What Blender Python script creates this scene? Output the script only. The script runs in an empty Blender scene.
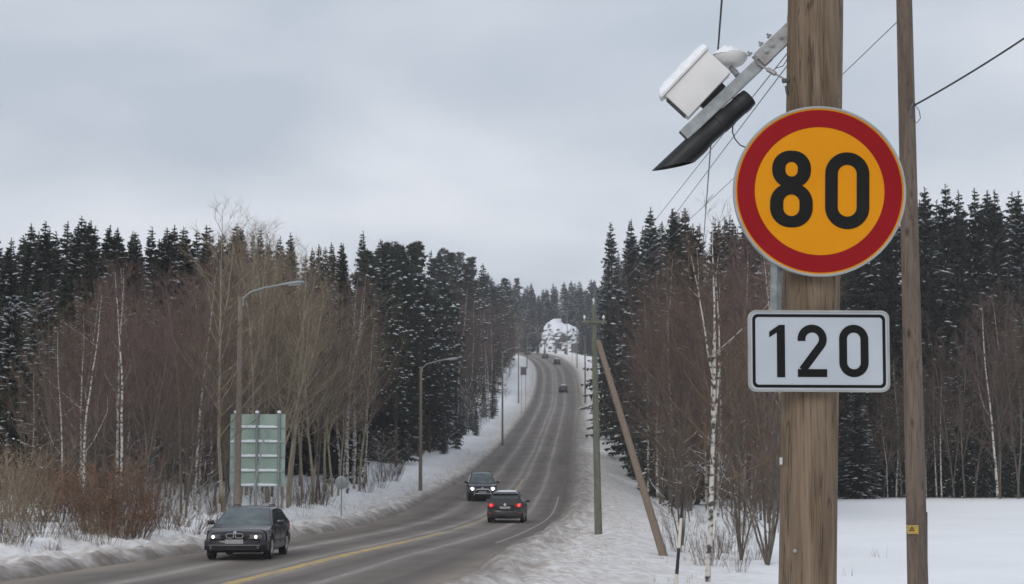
import bpy, bmesh, math, random
import numpy as np
from mathutils import Vector, Matrix, Euler, noise

# ------------------------------------------------------------------ camera, sky, sun
SC = bpy.context.scene
COL = SC.collection
R = math.radians
F = 1800.0                       # focal length in pixels of a 1024 wide frame
EYE = 2.6
PITCH = math.atan(174.0 / F)
cam_data = bpy.data.cameras.new('camera')
cam_data.sensor_width = 36.0
cam_data.lens = F * 36.0 / 1024.0
cam_data.clip_start = 0.1
cam_data.clip_end = 6000
cam_data.dof.use_dof = True
cam_data.dof.focus_distance = 7.2
cam_data.dof.aperture_fstop = 20.0
cam = bpy.data.objects.new('camera', cam_data)
cam.location = (0, 0, EYE)
cam.rotation_euler = (R(90) + PITCH, 0, 0)
COL.objects.link(cam)
SC.camera = cam

SUN_EL, SUN_AZ = R(28), R(205)    # azimuth clockwise from +Y: behind the camera, a little to the left
world = bpy.data.worlds.new('World')
SC.world = world
world.use_nodes = True
wn, wl = world.node_tree.nodes, world.node_tree.links
wn.clear()
w_out = wn.new('ShaderNodeOutputWorld')
w_bg = wn.new('ShaderNodeBackground')
sky = wn.new('ShaderNodeTexSky')
sky.sky_type = 'NISHITA'
sky.sun_disc = False
sky.sun_elevation = SUN_EL
sky.sun_rotation = SUN_AZ
sky.dust_density = 3.0
tc = wn.new('ShaderNodeTexCoord')
sep = wn.new('ShaderNodeSeparateXYZ')
wl.new(tc.outputs['Generated'], sep.inputs[0])
def wmath(op, a, b=None):
    n = wn.new('ShaderNodeMath'); n.operation = op
    for i, s in enumerate((a, b)):
        if s is None: continue
        if isinstance(s, (int, float)): n.inputs[i].default_value = s
        else: wl.new(s, n.inputs[i])
    return n.outputs[0]
zz = wmath('ADD', wmath('MAXIMUM', sep.outputs[2], 0.0), 0.22)
cx = wmath('DIVIDE', sep.outputs[0], zz)
cy = wmath('DIVIDE', sep.outputs[1], zz)
comb = wn.new('ShaderNodeCombineXYZ')
wl.new(cx, comb.inputs[0]); wl.new(cy, comb.inputs[1])
comb.inputs[2].default_value = 8.3
nz = wn.new('ShaderNodeTexNoise')
nz.inputs['Scale'].default_value = 1.5
nz.inputs['Detail'].default_value = 5.0
nz.inputs['Roughness'].default_value = 0.46
nz.inputs['Distortion'].default_value = 0.25
wl.new(comb.outputs[0], nz.inputs['Vector'])
ramp = wn.new('ShaderNodeValToRGB')
ramp.color_ramp.elements[0].position = 0.40
ramp.color_ramp.elements[0].color = (4.55, 5.05, 5.75, 1)
ramp.color_ramp.elements[1].position = 0.72
ramp.color_ramp.elements[1].color = (7.0, 7.25, 7.8, 1)
hz = wn.new('ShaderNodeMapRange'); hz.interpolation_type = 'SMOOTHSTEP'
hz.inputs['From Min'].default_value = 0.12; hz.inputs['From Max'].default_value = 0.21
hz.inputs['To Min'].default_value = 0.20; hz.inputs['To Max'].default_value = 0.0
wl.new(sep.outputs[2], hz.inputs[0])
wl.new(wmath('ADD', nz.outputs['Fac'], hz.outputs[0]), ramp.inputs[0])
wmix = wn.new('ShaderNodeMixRGB')
wmix.inputs[0].default_value = 0.92          # cloud cover over the clear sky
wl.new(sky.outputs[0], wmix.inputs[1])
wl.new(ramp.outputs[0], wmix.inputs[2])
wl.new(wmix.outputs[0], w_bg.inputs['Color'])
w_bg.inputs['Strength'].default_value = 0.1
wl.new(w_bg.outputs[0], w_out.inputs['Surface'])

sun_data = bpy.data.lights.new('sun', 'SUN')
sun_data.energy = 0.9
sun_data.angle = R(25)
sun_data.color = (1.0, 0.96, 0.90)
sun = bpy.data.objects.new('sun', sun_data)
sdir = Vector((math.sin(SUN_AZ) * math.cos(SUN_EL), math.cos(SUN_AZ) * math.cos(SUN_EL), math.sin(SUN_EL)))
sun.rotation_euler = (-sdir).to_track_quat('-Z', 'Y').to_euler()
sun.location = (0, -20, 40)
COL.objects.link(sun)

SC.view_settings.view_transform = 'Standard'
SC.view_settings.look = 'None'
SC.view_settings.exposure = 0.28
SC.view_settings.gamma = 1.0
SC.view_settings.use_curve_mapping = False
SC.render.engine = 'CYCLES'
SC.cycles.use_denoising = True
SC.cycles.max_bounces = 5
SC.cycles.diffuse_bounces = 3
SC.cycles.glossy_bounces = 3
SC.cycles.volume_bounces = 0
SC.cycles.transparent_max_bounces = 4
SC.cycles.use_adaptive_sampling = True

rng = random.Random(11)

def at(x, y, Y):
    """world point that shows at pixel (x, y) when it stands Y metres in front of the camera"""
    a, b = (x - 512.0) / F, (292.0 - y) / F
    c, s = math.cos(PITCH), math.sin(PITCH)
    d = Vector((a, c - b * s, s + b * c))
    k = Y / d.y
    return Vector((d.x * k, Y, EYE + d.z * k))

def sstep(a, b, x):
    t = min(1.0, max(0.0, (x - a) / (b - a)))
    return t * t * (3 - 2 * t)

# ------------------------------------------------------------------ materials
MATS = {}
def newmat(name):
    m = bpy.data.materials.new(name)
    m.use_nodes = True
    MATS[name] = m
    nt = m.node_tree
    return m, nt.nodes, nt.links, nt.nodes['Principled BSDF']

def mat(name, c1, c2=None, scale=6.0, rough=0.8, metal=0.0, bump=0.0, stretch=(1, 1, 1), detail=4.0,
        rnd=0.0, spec=0.3, lo=0.35, hi=0.65, coords='Object'):
    m, n, l, b = newmat(name)
    b.inputs['Roughness'].default_value = rough
    b.inputs['Metallic'].default_value = metal
    b.inputs['Specular IOR Level'].default_value = spec
    if c2 is None:
        c2 = tuple(c * 0.8 for c in c1)
    t = n.new('ShaderNodeTexCoord')
    mp = n.new('ShaderNodeMapping')
    mp.inputs['Scale'].default_value = stretch
    l.new(t.outputs[coords], mp.inputs[0])
    z = n.new('ShaderNodeTexNoise')
    z.inputs['Scale'].default_value = scale
    z.inputs['Detail'].default_value = detail
    l.new(mp.outputs[0], z.inputs['Vector'])
    r = n.new('ShaderNodeValToRGB')
    r.color_ramp.elements[0].position = lo
    r.color_ramp.elements[0].color = (*c1, 1)
    r.color_ramp.elements[1].position = hi
    r.color_ramp.elements[1].color = (*c2, 1)
    l.new(z.outputs['Fac'], r.inputs[0])
    col = r.outputs[0]
    if rnd:
        oi = n.new('ShaderNodeObjectInfo')
        hv = n.new('ShaderNodeHueSaturation')
        mr = n.new('ShaderNodeMapRange')
        mr.inputs['To Min'].default_value = 1 - rnd
        mr.inputs['To Max'].default_value = 1 + rnd
        l.new(oi.outputs['Random'], mr.inputs[0])
        l.new(mr.outputs[0], hv.inputs['Value'])
        l.new(col, hv.inputs['Color'])
        col = hv.outputs[0]
    l.new(col, b.inputs['Base Color'])
    if bump:
        bp = n.new('ShaderNodeBump')
        bp.inputs['Strength'].default_value = bump
        bp.inputs['Distance'].default_value = 0.02
        l.new(z.outputs['Fac'], bp.inputs['Height'])
        l.new(bp.outputs[0], b.inputs['Normal'])
    return m

def emat(name, col, strength):
    m, n, l, b = newmat(name)
    b.inputs['Base Color'].default_value = (*col, 1)
    b.inputs['Emission Color'].default_value = (*col, 1)
    b.inputs['Emission Strength'].default_value = strength
    return m

mat('needles', (0.026, 0.034, 0.024), (0.052, 0.060, 0.042), 1.3, 0.9, rnd=0.35)
mat('pine_needles', (0.020, 0.030, 0.018), (0.040, 0.050, 0.030), 1.5, 0.9, rnd=0.3)
mat('tree_snow', (0.78, 0.81, 0.86), (0.86, 0.88, 0.92), 3, 0.7)
mat('spruce_bark', (0.07, 0.055, 0.045), (0.12, 0.10, 0.085), 3, 0.95, stretch=(4, 4, 0.5))
mat('pine_bark', (0.16, 0.085, 0.05), (0.10, 0.07, 0.055), 2, 0.95, stretch=(3, 3, 0.6))
mat('twig_purple', (0.084, 0.052, 0.050), (0.150, 0.098, 0.092), 1.0, 0.9, rnd=0.25)
mat('twig_grey', (0.15, 0.118, 0.082), (0.24, 0.19, 0.135), 1.0, 0.9, rnd=0.25)
mat('twig_brown', (0.088, 0.060, 0.040), (0.15, 0.105, 0.072), 1.0, 0.9, rnd=0.25)
mat('shrub_red', (0.115, 0.070, 0.046), (0.085, 0.062, 0.042), 2.0, 0.9, rnd=0.25)
mat('dry_leaf', (0.17, 0.075, 0.045), (0.12, 0.065, 0.045), 2.0, 0.9)
mat('grey_bark', (0.075, 0.064, 0.054), (0.15, 0.128, 0.105), 2.5, 0.95, stretch=(3, 3, 0.8))
mat('aspen_bark', (0.22, 0.185, 0.135), (0.37, 0.32, 0.24), 2.0, 0.95, stretch=(3, 3, 0.8))
mat('straw', (0.30, 0.22, 0.12), (0.20, 0.14, 0.09), 2.0, 0.9)
def birch_bark():
    m, n, l, b = newmat('birch_bark')
    b.inputs['Roughness'].default_value = 0.85
    t = n.new('ShaderNodeTexCoord')
    mp = n.new('ShaderNodeMapping'); mp.inputs['Scale'].default_value = (3, 3, 5)
    l.new(t.outputs['Object'], mp.inputs[0])
    z = n.new('ShaderNodeTexNoise'); z.inputs['Scale'].default_value = 1.6; z.inputs['Detail'].default_value = 5
    l.new(mp.outputs[0], z.inputs['Vector'])
    r = n.new('ShaderNodeValToRGB')
    e = r.color_ramp.elements
    e[0].position = 0.40; e[0].color = (0.05, 0.045, 0.04, 1)
    e[1].position = 0.52; e[1].color = (0.50, 0.47, 0.43, 1)
    l.new(z.outputs['Fac'], r.inputs[0])
    l.new(r.outputs[0], b.inputs['Base Color'])
birch_bark()

def pole_wood(name, ca, cb, cc):
    m, n, l, b = newmat(name)
    b.inputs['Roughness'].default_value = 0.85
    b.inputs['Specular IOR Level'].default_value = 0.2
    t = n.new('ShaderNodeTexCoord')
    def ns(sc, st, det, dist=0.0):
        mp = n.new('ShaderNodeMapping'); mp.inputs['Scale'].default_value = st
        l.new(t.outputs['Object'], mp.inputs[0])
        z = n.new('ShaderNodeTexNoise'); z.inputs['Scale'].default_value = sc
        z.inputs['Detail'].default_value = det; z.inputs['Distortion'].default_value = dist
        l.new(mp.outputs[0], z.inputs['Vector'])
        return z.outputs['Fac']
    broad = ns(3.2, (4, 4, 0.55), 6, 1.2)
    grain = ns(34.0, (2, 2, 0.07), 7, 1.6)
    r = n.new('ShaderNodeValToRGB'); e = r.color_ramp.elements
    e[0].position = 0.32; e[0].color = (*ca, 1)
    e[1].position = 0.68; e[1].color = (*cb, 1)
    l.new(broad, r.inputs[0])
    r2 = n.new('ShaderNodeValToRGB'); e = r2.color_ramp.elements
    e[0].position = 0.36; e[0].color = (*cc, 1)
    e[1].position = 0.55; e[1].color = (1, 1, 1, 1)
    l.new(grain, r2.inputs[0])
    mx = n.new('ShaderNodeMixRGB'); mx.blend_type = 'MULTIPLY'; mx.inputs[0].default_value = 0.45
    l.new(r.outputs[0], mx.inputs[1]); l.new(r2.outputs[0], mx.inputs[2])
    crk = ns(7.0, (3, 3, 0.16), 3, 0.5)
    ab = n.new('ShaderNodeMath'); ab.operation = 'SUBTRACT'; ab.inputs[1].default_value = 0.5; l.new(crk, ab.inputs[0])
    aa = n.new('ShaderNodeMath'); aa.operation = 'ABSOLUTE'; l.new(ab.outputs[0], aa.inputs[0])
    cr = n.new('ShaderNodeMapRange'); cr.inputs['From Min'].default_value = 0.0; cr.inputs['From Max'].default_value = 0.016
    cr.inputs['To Min'].default_value = 0.45; cr.inputs['To Max'].default_value = 1.0; l.new(aa.outputs[0], cr.inputs[0])
    mpk = n.new('ShaderNodeMapping'); mpk.inputs['Scale'].default_value = (5, 5, 2.2); l.new(t.outputs['Object'], mpk.inputs[0])
    vk = n.new('ShaderNodeTexVoronoi'); vk.inputs['Scale'].default_value = 1.0; l.new(mpk.outputs[0], vk.inputs['Vector'])
    kr = n.new('ShaderNodeMapRange'); kr.inputs['From Min'].default_value = 0.05; kr.inputs['From Max'].default_value = 0.16
    kr.inputs['To Min'].default_value = 0.35; kr.inputs['To Max'].default_value = 1.0; l.new(vk.outputs['Distance'], kr.inputs[0])
    mk = n.new('ShaderNodeMath'); mk.operation = 'MULTIPLY'; l.new(cr.outputs[0], mk.inputs[0]); l.new(kr.outputs[0], mk.inputs[1])
    hk = n.new('ShaderNodeHueSaturation'); l.new(mk.outputs[0], hk.inputs['Value']); l.new(mx.outputs[0], hk.inputs['Color'])
    l.new(hk.outputs[0], b.inputs['Base Color'])
    bp = n.new('ShaderNodeBump'); bp.inputs['Strength'].default_value = 0.5; bp.inputs['Distance'].default_value = 0.006
    l.new(grain, bp.inputs['Height']); l.new(bp.outputs[0], b.inputs['Normal'])
pole_wood('wood_pole', (0.130, 0.092, 0.062), (0.235, 0.176, 0.126), (0.42, 0.40, 0.38))
pole_wood('wood_pole_far', (0.115, 0.086, 0.070), (0.17, 0.132, 0.108), (0.6, 0.58, 0.56))
pole_wood('lamp_wood', (0.19, 0.16, 0.13), (0.26, 0.225, 0.185), (0.65, 0.63, 0.6))
pole_wood('wood_pole_green', (0.12, 0.128, 0.10), (0.18, 0.185, 0.148), (0.55, 0.58, 0.55))
pole_wood('wood_pole_brace', (0.17, 0.13, 0.10), (0.25, 0.195, 0.15), (0.65, 0.62, 0.6))

mat('galvanised', (0.22, 0.235, 0.24), (0.33, 0.35, 0.355), 25, 0.5, 0.5, spec=0.4)
mat('galv_rust', (0.24, 0.215, 0.20), (0.36, 0.375, 0.38), 18, 0.55, 0.5)
mat('steel_dark', (0.10, 0.10, 0.105), (0.17, 0.17, 0.175), 20, 0.5, 0.5)
mat('black_plastic', (0.010, 0.010, 0.011), (0.022, 0.022, 0.023), 12, 0.5, spec=0.4)
mat('white_plastic', (0.62, 0.61, 0.60), (0.70, 0.69, 0.68), 5, 0.5)
mat('device_snow', (0.80, 0.83, 0.88), (0.90, 0.91, 0.94), 40, 0.75, bump=0.6)
mat('wire_black', (0.03, 0.03, 0.032), (0.05, 0.05, 0.055), 10, 0.7)
mat('wire_grey', (0.16, 0.17, 0.18), (0.22, 0.23, 0.24), 10, 0.6)
mat('sign_rim', (0.27, 0.275, 0.265), (0.34, 0.34, 0.33), 12, 0.5, 0.1)
mat('sign_orange', (0.60, 0.228, 0.003), (0.65, 0.255, 0.005), 4, 0.55, spec=0.12)
mat('sign_red', (0.225, 0.005, 0.008), (0.255, 0.007, 0.011), 4, 0.55, spec=0.12)
mat('sign_black', (0.010, 0.010, 0.010), (0.014, 0.014, 0.014), 5, 0.6, spec=0.1)
mat('sign_white', (0.41, 0.445, 0.49), (0.45, 0.485, 0.53), 5, 0.55, spec=0.12)
mat('tag_yellow', (0.46, 0.30, 0.04), (0.30, 0.22, 0.09), 30, 0.7)
mat('tag_white', (0.6, 0.6, 0.58), (0.5, 0.5, 0.48), 20, 0.6)
mat('panel_green', (0.29, 0.385, 0.33), (0.36, 0.45, 0.39), 1.2, 0.6, 0.1)
mat('panel_rail', (0.26, 0.29, 0.29), (0.34, 0.37, 0.37), 5, 0.55, 0.2)
mat('stake_white', (0.50, 0.46, 0.40), (0.60, 0.56, 0.50), 5, 0.7)
mat('rock', (0.10, 0.095, 0.09), (0.22, 0.21, 0.20), 0.6, 0.95)
mat('lamp_glass', (0.35, 0.36, 0.37), (0.4, 0.41, 0.42), 5, 0.3)
mat('insulator', (0.62, 0.62, 0.60), (0.7, 0.7, 0.68), 5, 0.3)

mat('paint_bmw', (0.010, 0.009, 0.014), (0.018, 0.016, 0.022), 3, 0.28, 0.3, spec=0.5)
mat('paint_suv', (0.007, 0.007, 0.009), (0.012, 0.012, 0.014), 3, 0.30, 0.3, spec=0.5)
mat('paint_grey', (0.022, 0.022, 0.023), (0.040, 0.039, 0.038), 3, 0.35, 0.3, spec=0.5)
mat('paint_far', (0.015, 0.014, 0.015), (0.02, 0.02, 0.02), 3, 0.35, 0.2, spec=0.5)
mat('car_glass', (0.020, 0.028, 0.031), (0.030, 0.040, 0.043), 1, 0.05, spec=0.9)
mat('windshield_glass', (0.030, 0.042, 0.046), (0.085, 0.115, 0.115), 2.2, 0.06, spec=0.9)  # lighter teal patches in the base colour stand in for reflected sky
mat('car_black', (0.008, 0.008, 0.008), (0.014, 0.014, 0.014), 6, 0.7)
mat('car_trim', (0.02, 0.02, 0.021), (0.03, 0.03, 0.031), 6, 0.45)
mat('tyre', (0.014, 0.014, 0.014), (0.035, 0.033, 0.03), 8, 0.9)
mat('rim', (0.42, 0.42, 0.42), (0.32, 0.32, 0.32), 8, 0.4, 0.6)
mat('chrome', (0.55, 0.55, 0.56), (0.65, 0.65, 0.66), 5, 0.2, 0.9)
mat('lens_clear', (0.35, 0.36, 0.37), (0.45, 0.46, 0.47), 5, 0.15, spec=0.7)
mat('lens_red', (0.30, 0.012, 0.012), (0.36, 0.02, 0.02), 5, 0.2, spec=0.6)
mat('plate', (0.27, 0.27, 0.28), (0.36, 0.36, 0.37), 40, 0.5)
mat('emblem_blue', (0.06, 0.16, 0.40), (0.08, 0.2, 0.45), 5, 0.3)
for k_ in ('paint_bmw', 'paint_suv', 'paint_grey', 'paint_far'):
    b_ = MATS[k_].node_tree.nodes['Principled BSDF']; b_.inputs['Specular IOR Level'].default_value = 0.25; b_.inputs['Coat Weight'].default_value = 0.45; b_.inputs['Coat Roughness'].default_value = 0.06; b_.inputs['Metallic'].default_value = 0.0
emat('beam', (1.0, 0.90, 0.74), 2.2)
emat('beam_cool', (0.92, 0.95, 1.0), 6.0)
emat('tail_glow', (0.9, 0.06, 0.05), 0.7)

# snow on the ground: dirtier towards the road (uv.x = metres outside the road edge)
def snow_ground():
    m, n, l, b = newmat('snow_ground')
    b.inputs['Roughness'].default_value = 0.8
    b.inputs['Specular IOR Level'].default_value = 0.15
    uv = n.new('ShaderNodeUVMap'); uv.uv_map = 'road'
    sp = n.new('ShaderNodeSeparateXYZ'); l.new(uv.outputs[0], sp.inputs[0])
    t = n.new('ShaderNodeTexCoord')
    def ns(sc, det, st=(1, 1, 1)):
        mp = n.new('ShaderNodeMapping'); mp.inputs['Scale'].default_value = st
        l.new(t.outputs['Object'], mp.inputs[0])
        z = n.new('ShaderNodeTexNoise'); z.inputs['Scale'].default_value = sc; z.inputs['Detail'].default_value = det
        l.new(mp.outputs[0], z.inputs['Vector'])
        return z.outputs['Fac']
    def mth(op, a, b_=None, clamp=False):
        k = n.new('ShaderNodeMath'); k.operation = op; k.use_clamp = clamp
        for i, s in enumerate((a, b_)):
            if s is None: continue
            if isinstance(s, (int, float)): k.inputs[i].default_value = s
            else: l.new(s, k.inputs[i])
        return k.outputs[0]
    n1 = ns(0.9, 6); n2 = ns(3.2, 6); n3 = ns(0.25, 3)
    # dirt thrown up by the plough, fading with distance from the edge
    d = mth('ADD', sp.outputs[0], mth('MULTIPLY', mth('SUBTRACT', n1, 0.5), 3.0))
    mr = n.new('ShaderNodeMapRange'); mr.inputs['From Min'].default_value = 0.0; mr.inputs['From Max'].default_value = 5.0
    mr.inputs['To Min'].default_value = 1.0; mr.inputs['To Max'].default_value = 0.0
    l.new(d, mr.inputs[0])
    spk = n.new('ShaderNodeMapRange'); spk.inputs['From Min'].default_value = 0.38; spk.inputs['From Max'].default_value = 0.62
    l.new(n2, spk.inputs[0])
    dirt = mth('MULTIPLY', mth('POWER', mr.outputs[0], 0.85), mth('ADD', mth('MULTIPLY', spk.outputs[0], 0.55), 0.40), True)
    r = n.new('ShaderNodeValToRGB'); e = r.color_ramp.elements
    e[0].position = 0.3; e[0].color = (0.87, 0.88, 0.90, 1)
    e[1].position = 0.7; e[1].color = (0.93, 0.935, 0.945, 1)
    l.new(n3, r.inputs[0])
    mx = n.new('ShaderNodeMixRGB'); l.new(dirt, mx.inputs[0]); l.new(r.outputs[0], mx.inputs[1])
    mx.inputs[2].default_value = (0.38, 0.305, 0.245, 1)
    # at the very edge: grey slush and grit
    mr2 = n.new('ShaderNodeMapRange'); mr2.inputs['From Min'].default_value = 0.1; mr2.inputs['From Max'].default_value = 1.1
    mr2.inputs['To Min'].default_value = 0.85; mr2.inputs['To Max'].default_value = 0.0
    l.new(mth('ADD', sp.outputs[0], mth('MULTIPLY', mth('SUBTRACT', n1, 0.5), 1.2)), mr2.inputs[0])
    mx2 = n.new('ShaderNodeMixRGB'); l.new(mr2.outputs[0], mx2.inputs[0]); l.new(mx.outputs[0], mx2.inputs[1])
    mx2.inputs[2].default_value = (0.14, 0.118, 0.10, 1)
    l.new(mx2.outputs[0], b.inputs['Base Color'])
    bp = n.new('ShaderNodeBump'); bp.inputs['Strength'].default_value = 0.4; bp.inputs['Distance'].default_value = 0.05
    l.new(mth('ADD', n2, mth('MULTIPLY', n1, 2.0)), bp.inputs['Height']); l.new(bp.outputs[0], b.inputs['Normal'])
snow_ground()

# asphalt (uv.x = metres right of the centre line, uv.y = metres along)
def asphalt():
    m, n, l, b = newmat('asphalt')
    b.inputs['Roughness'].default_value = 0.7
    b.inputs['Specular IOR Level'].default_value = 0.25
    uv = n.new('ShaderNodeUVMap'); uv.uv_map = 'road'
    def ns(sc, det, st):
        mp = n.new('ShaderNodeMapping'); mp.inputs['Scale'].default_value = st
        l.new(uv.outputs[0], mp.inputs[0])
        z = n.new('ShaderNodeTexNoise'); z.inputs['Scale'].default_value = sc; z.inputs['Detail'].default_value = det
        l.new(mp.outputs[0], z.inputs['Vector'])
        return z.outputs['Fac']
    sp = n.new('ShaderNodeSeparateXYZ'); l.new(uv.outputs[0], sp.inputs[0])
    def mth(op, a, b_=None, clamp=False):
        k = n.new('ShaderNodeMath'); k.operation = op; k.use_clamp = clamp
        for i, s in enumerate((a, b_)):
            if s is None: continue
            if isinstance(s, (int, float)): k.inputs[i].default_value = s
            else: l.new(s, k.inputs[i])
        return k.outputs[0]
    wob = ns(0.12, 1.5, (0.6, 0.22, 1))
    u = mth('ADD', sp.outputs[0], mth('MULTIPLY', mth('SUBTRACT', wob, 0.5), 0.30))
    uu = mth('DIVIDE', mth('ADD', u, 6.0), 12.0)
    r = n.new('ShaderNodeValToRGB')
    dark, mid, lite, slush = (0.098, 0.082, 0.072, 1), (0.165, 0.141, 0.125, 1), (0.33, 0.298, 0.27, 1), (0.24, 0.198, 0.162, 1)
    stops = [(-6, slush), (-4.9, slush), (-4.3, mid), (-3.5, dark), (-2.9, mid), (-2.5, lite), (-2.1, mid), (-1.5, dark),
             (-0.75, mid), (-0.45, lite), (-0.15, mid), (0.25, lite), (0.55, mid), (1.2, dark), (1.75, mid), (2.0, lite), (2.25, mid),
             (2.9, dark), (3.8, dark), (4.5, slush)]
    el = r.color_ramp.elements
    while len(el) < len(stops): el.new(0.5)
    for k, (p, c) in enumerate(stops):
        el[k].position = (p + 6) / 12.0; el[k].color = c
    l.new(uu, r.inputs[0])
    stv = ns(1.6, 5, (1.4, 0.035, 1))         # streaks drawn out along the road
    fine = ns(22.0, 4, (1, 1, 1))
    pat = ns(0.35, 4, (1, 0.6, 1))
    mx = n.new('ShaderNodeMixRGB'); mx.blend_type = 'MIX'
    sm = n.new('ShaderNodeMapRange'); sm.inputs['From Min'].default_value = 0.35; sm.inputs['From Max'].default_value = 0.7
    sm.inputs['To Min'].default_value = 0.0; sm.inputs['To Max'].default_value = 0.65
    l.new(stv, sm.inputs[0]); l.new(sm.outputs[0], mx.inputs[0])
    l.new(r.outputs[0], mx.inputs[1]); mx.inputs[2].default_value = (0.18, 0.148, 0.125, 1)
    hv = n.new('ShaderNodeHueSaturation')
    l.new(mth('ADD', mth('MULTIPLY', fine, 0.5), mth('ADD', mth('MULTIPLY', pat, 1.1), 0.22)), hv.inputs['Value'])
    l.new(mx.outputs[0], hv.inputs['Color'])
    l.new(hv.outputs[0], b.inputs['Base Color'])
    bp = n.new('ShaderNodeBump'); bp.inputs['Strength'].default_value = 0.25; bp.inputs['Distance'].default_value = 0.01
    l.new(fine, bp.inputs['Height']); l.new(bp.outputs[0], b.inputs['Normal'])
asphalt()

# worn road paint: the gaps in it are real transparency so the asphalt below shows
def worn_paint(name, col, keep):
    m, n, l, b = newmat(name)
    b.inputs['Roughness'].default_value = 0.65
    t = n.new('ShaderNodeTexCoord')
    z = n.new('ShaderNodeTexNoise'); z.inputs['Scale'].default_value = 2.2; z.inputs['Detail'].default_value = 7
    l.new(t.outputs['Object'], z.inputs['Vector'])
    mr = n.new('ShaderNodeMapRange'); mr.inputs['From Min'].default_value = 0.62 - keep * 0.3; mr.inputs['From Max'].default_value = 0.72 - keep * 0.3
    mr.inputs['To Min'].default_value = 0.25
    l.new(z.outputs['Fac'], mr.inputs[0])
    mx = n.new('ShaderNodeMixRGB'); mx.inputs[1].default_value = (0.24, 0.215, 0.19, 1); mx.inputs[2].default_value = (*col, 1)
    l.new(mr.outputs[0], mx.inputs[0]); l.new(mx.outputs[0], b.inputs['Base Color'])
worn_paint('paint_yellow', (0.52, 0.355, 0.10), 0.62)
worn_paint('paint_white', (0.36, 0.34, 0.315), 0.22)

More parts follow.
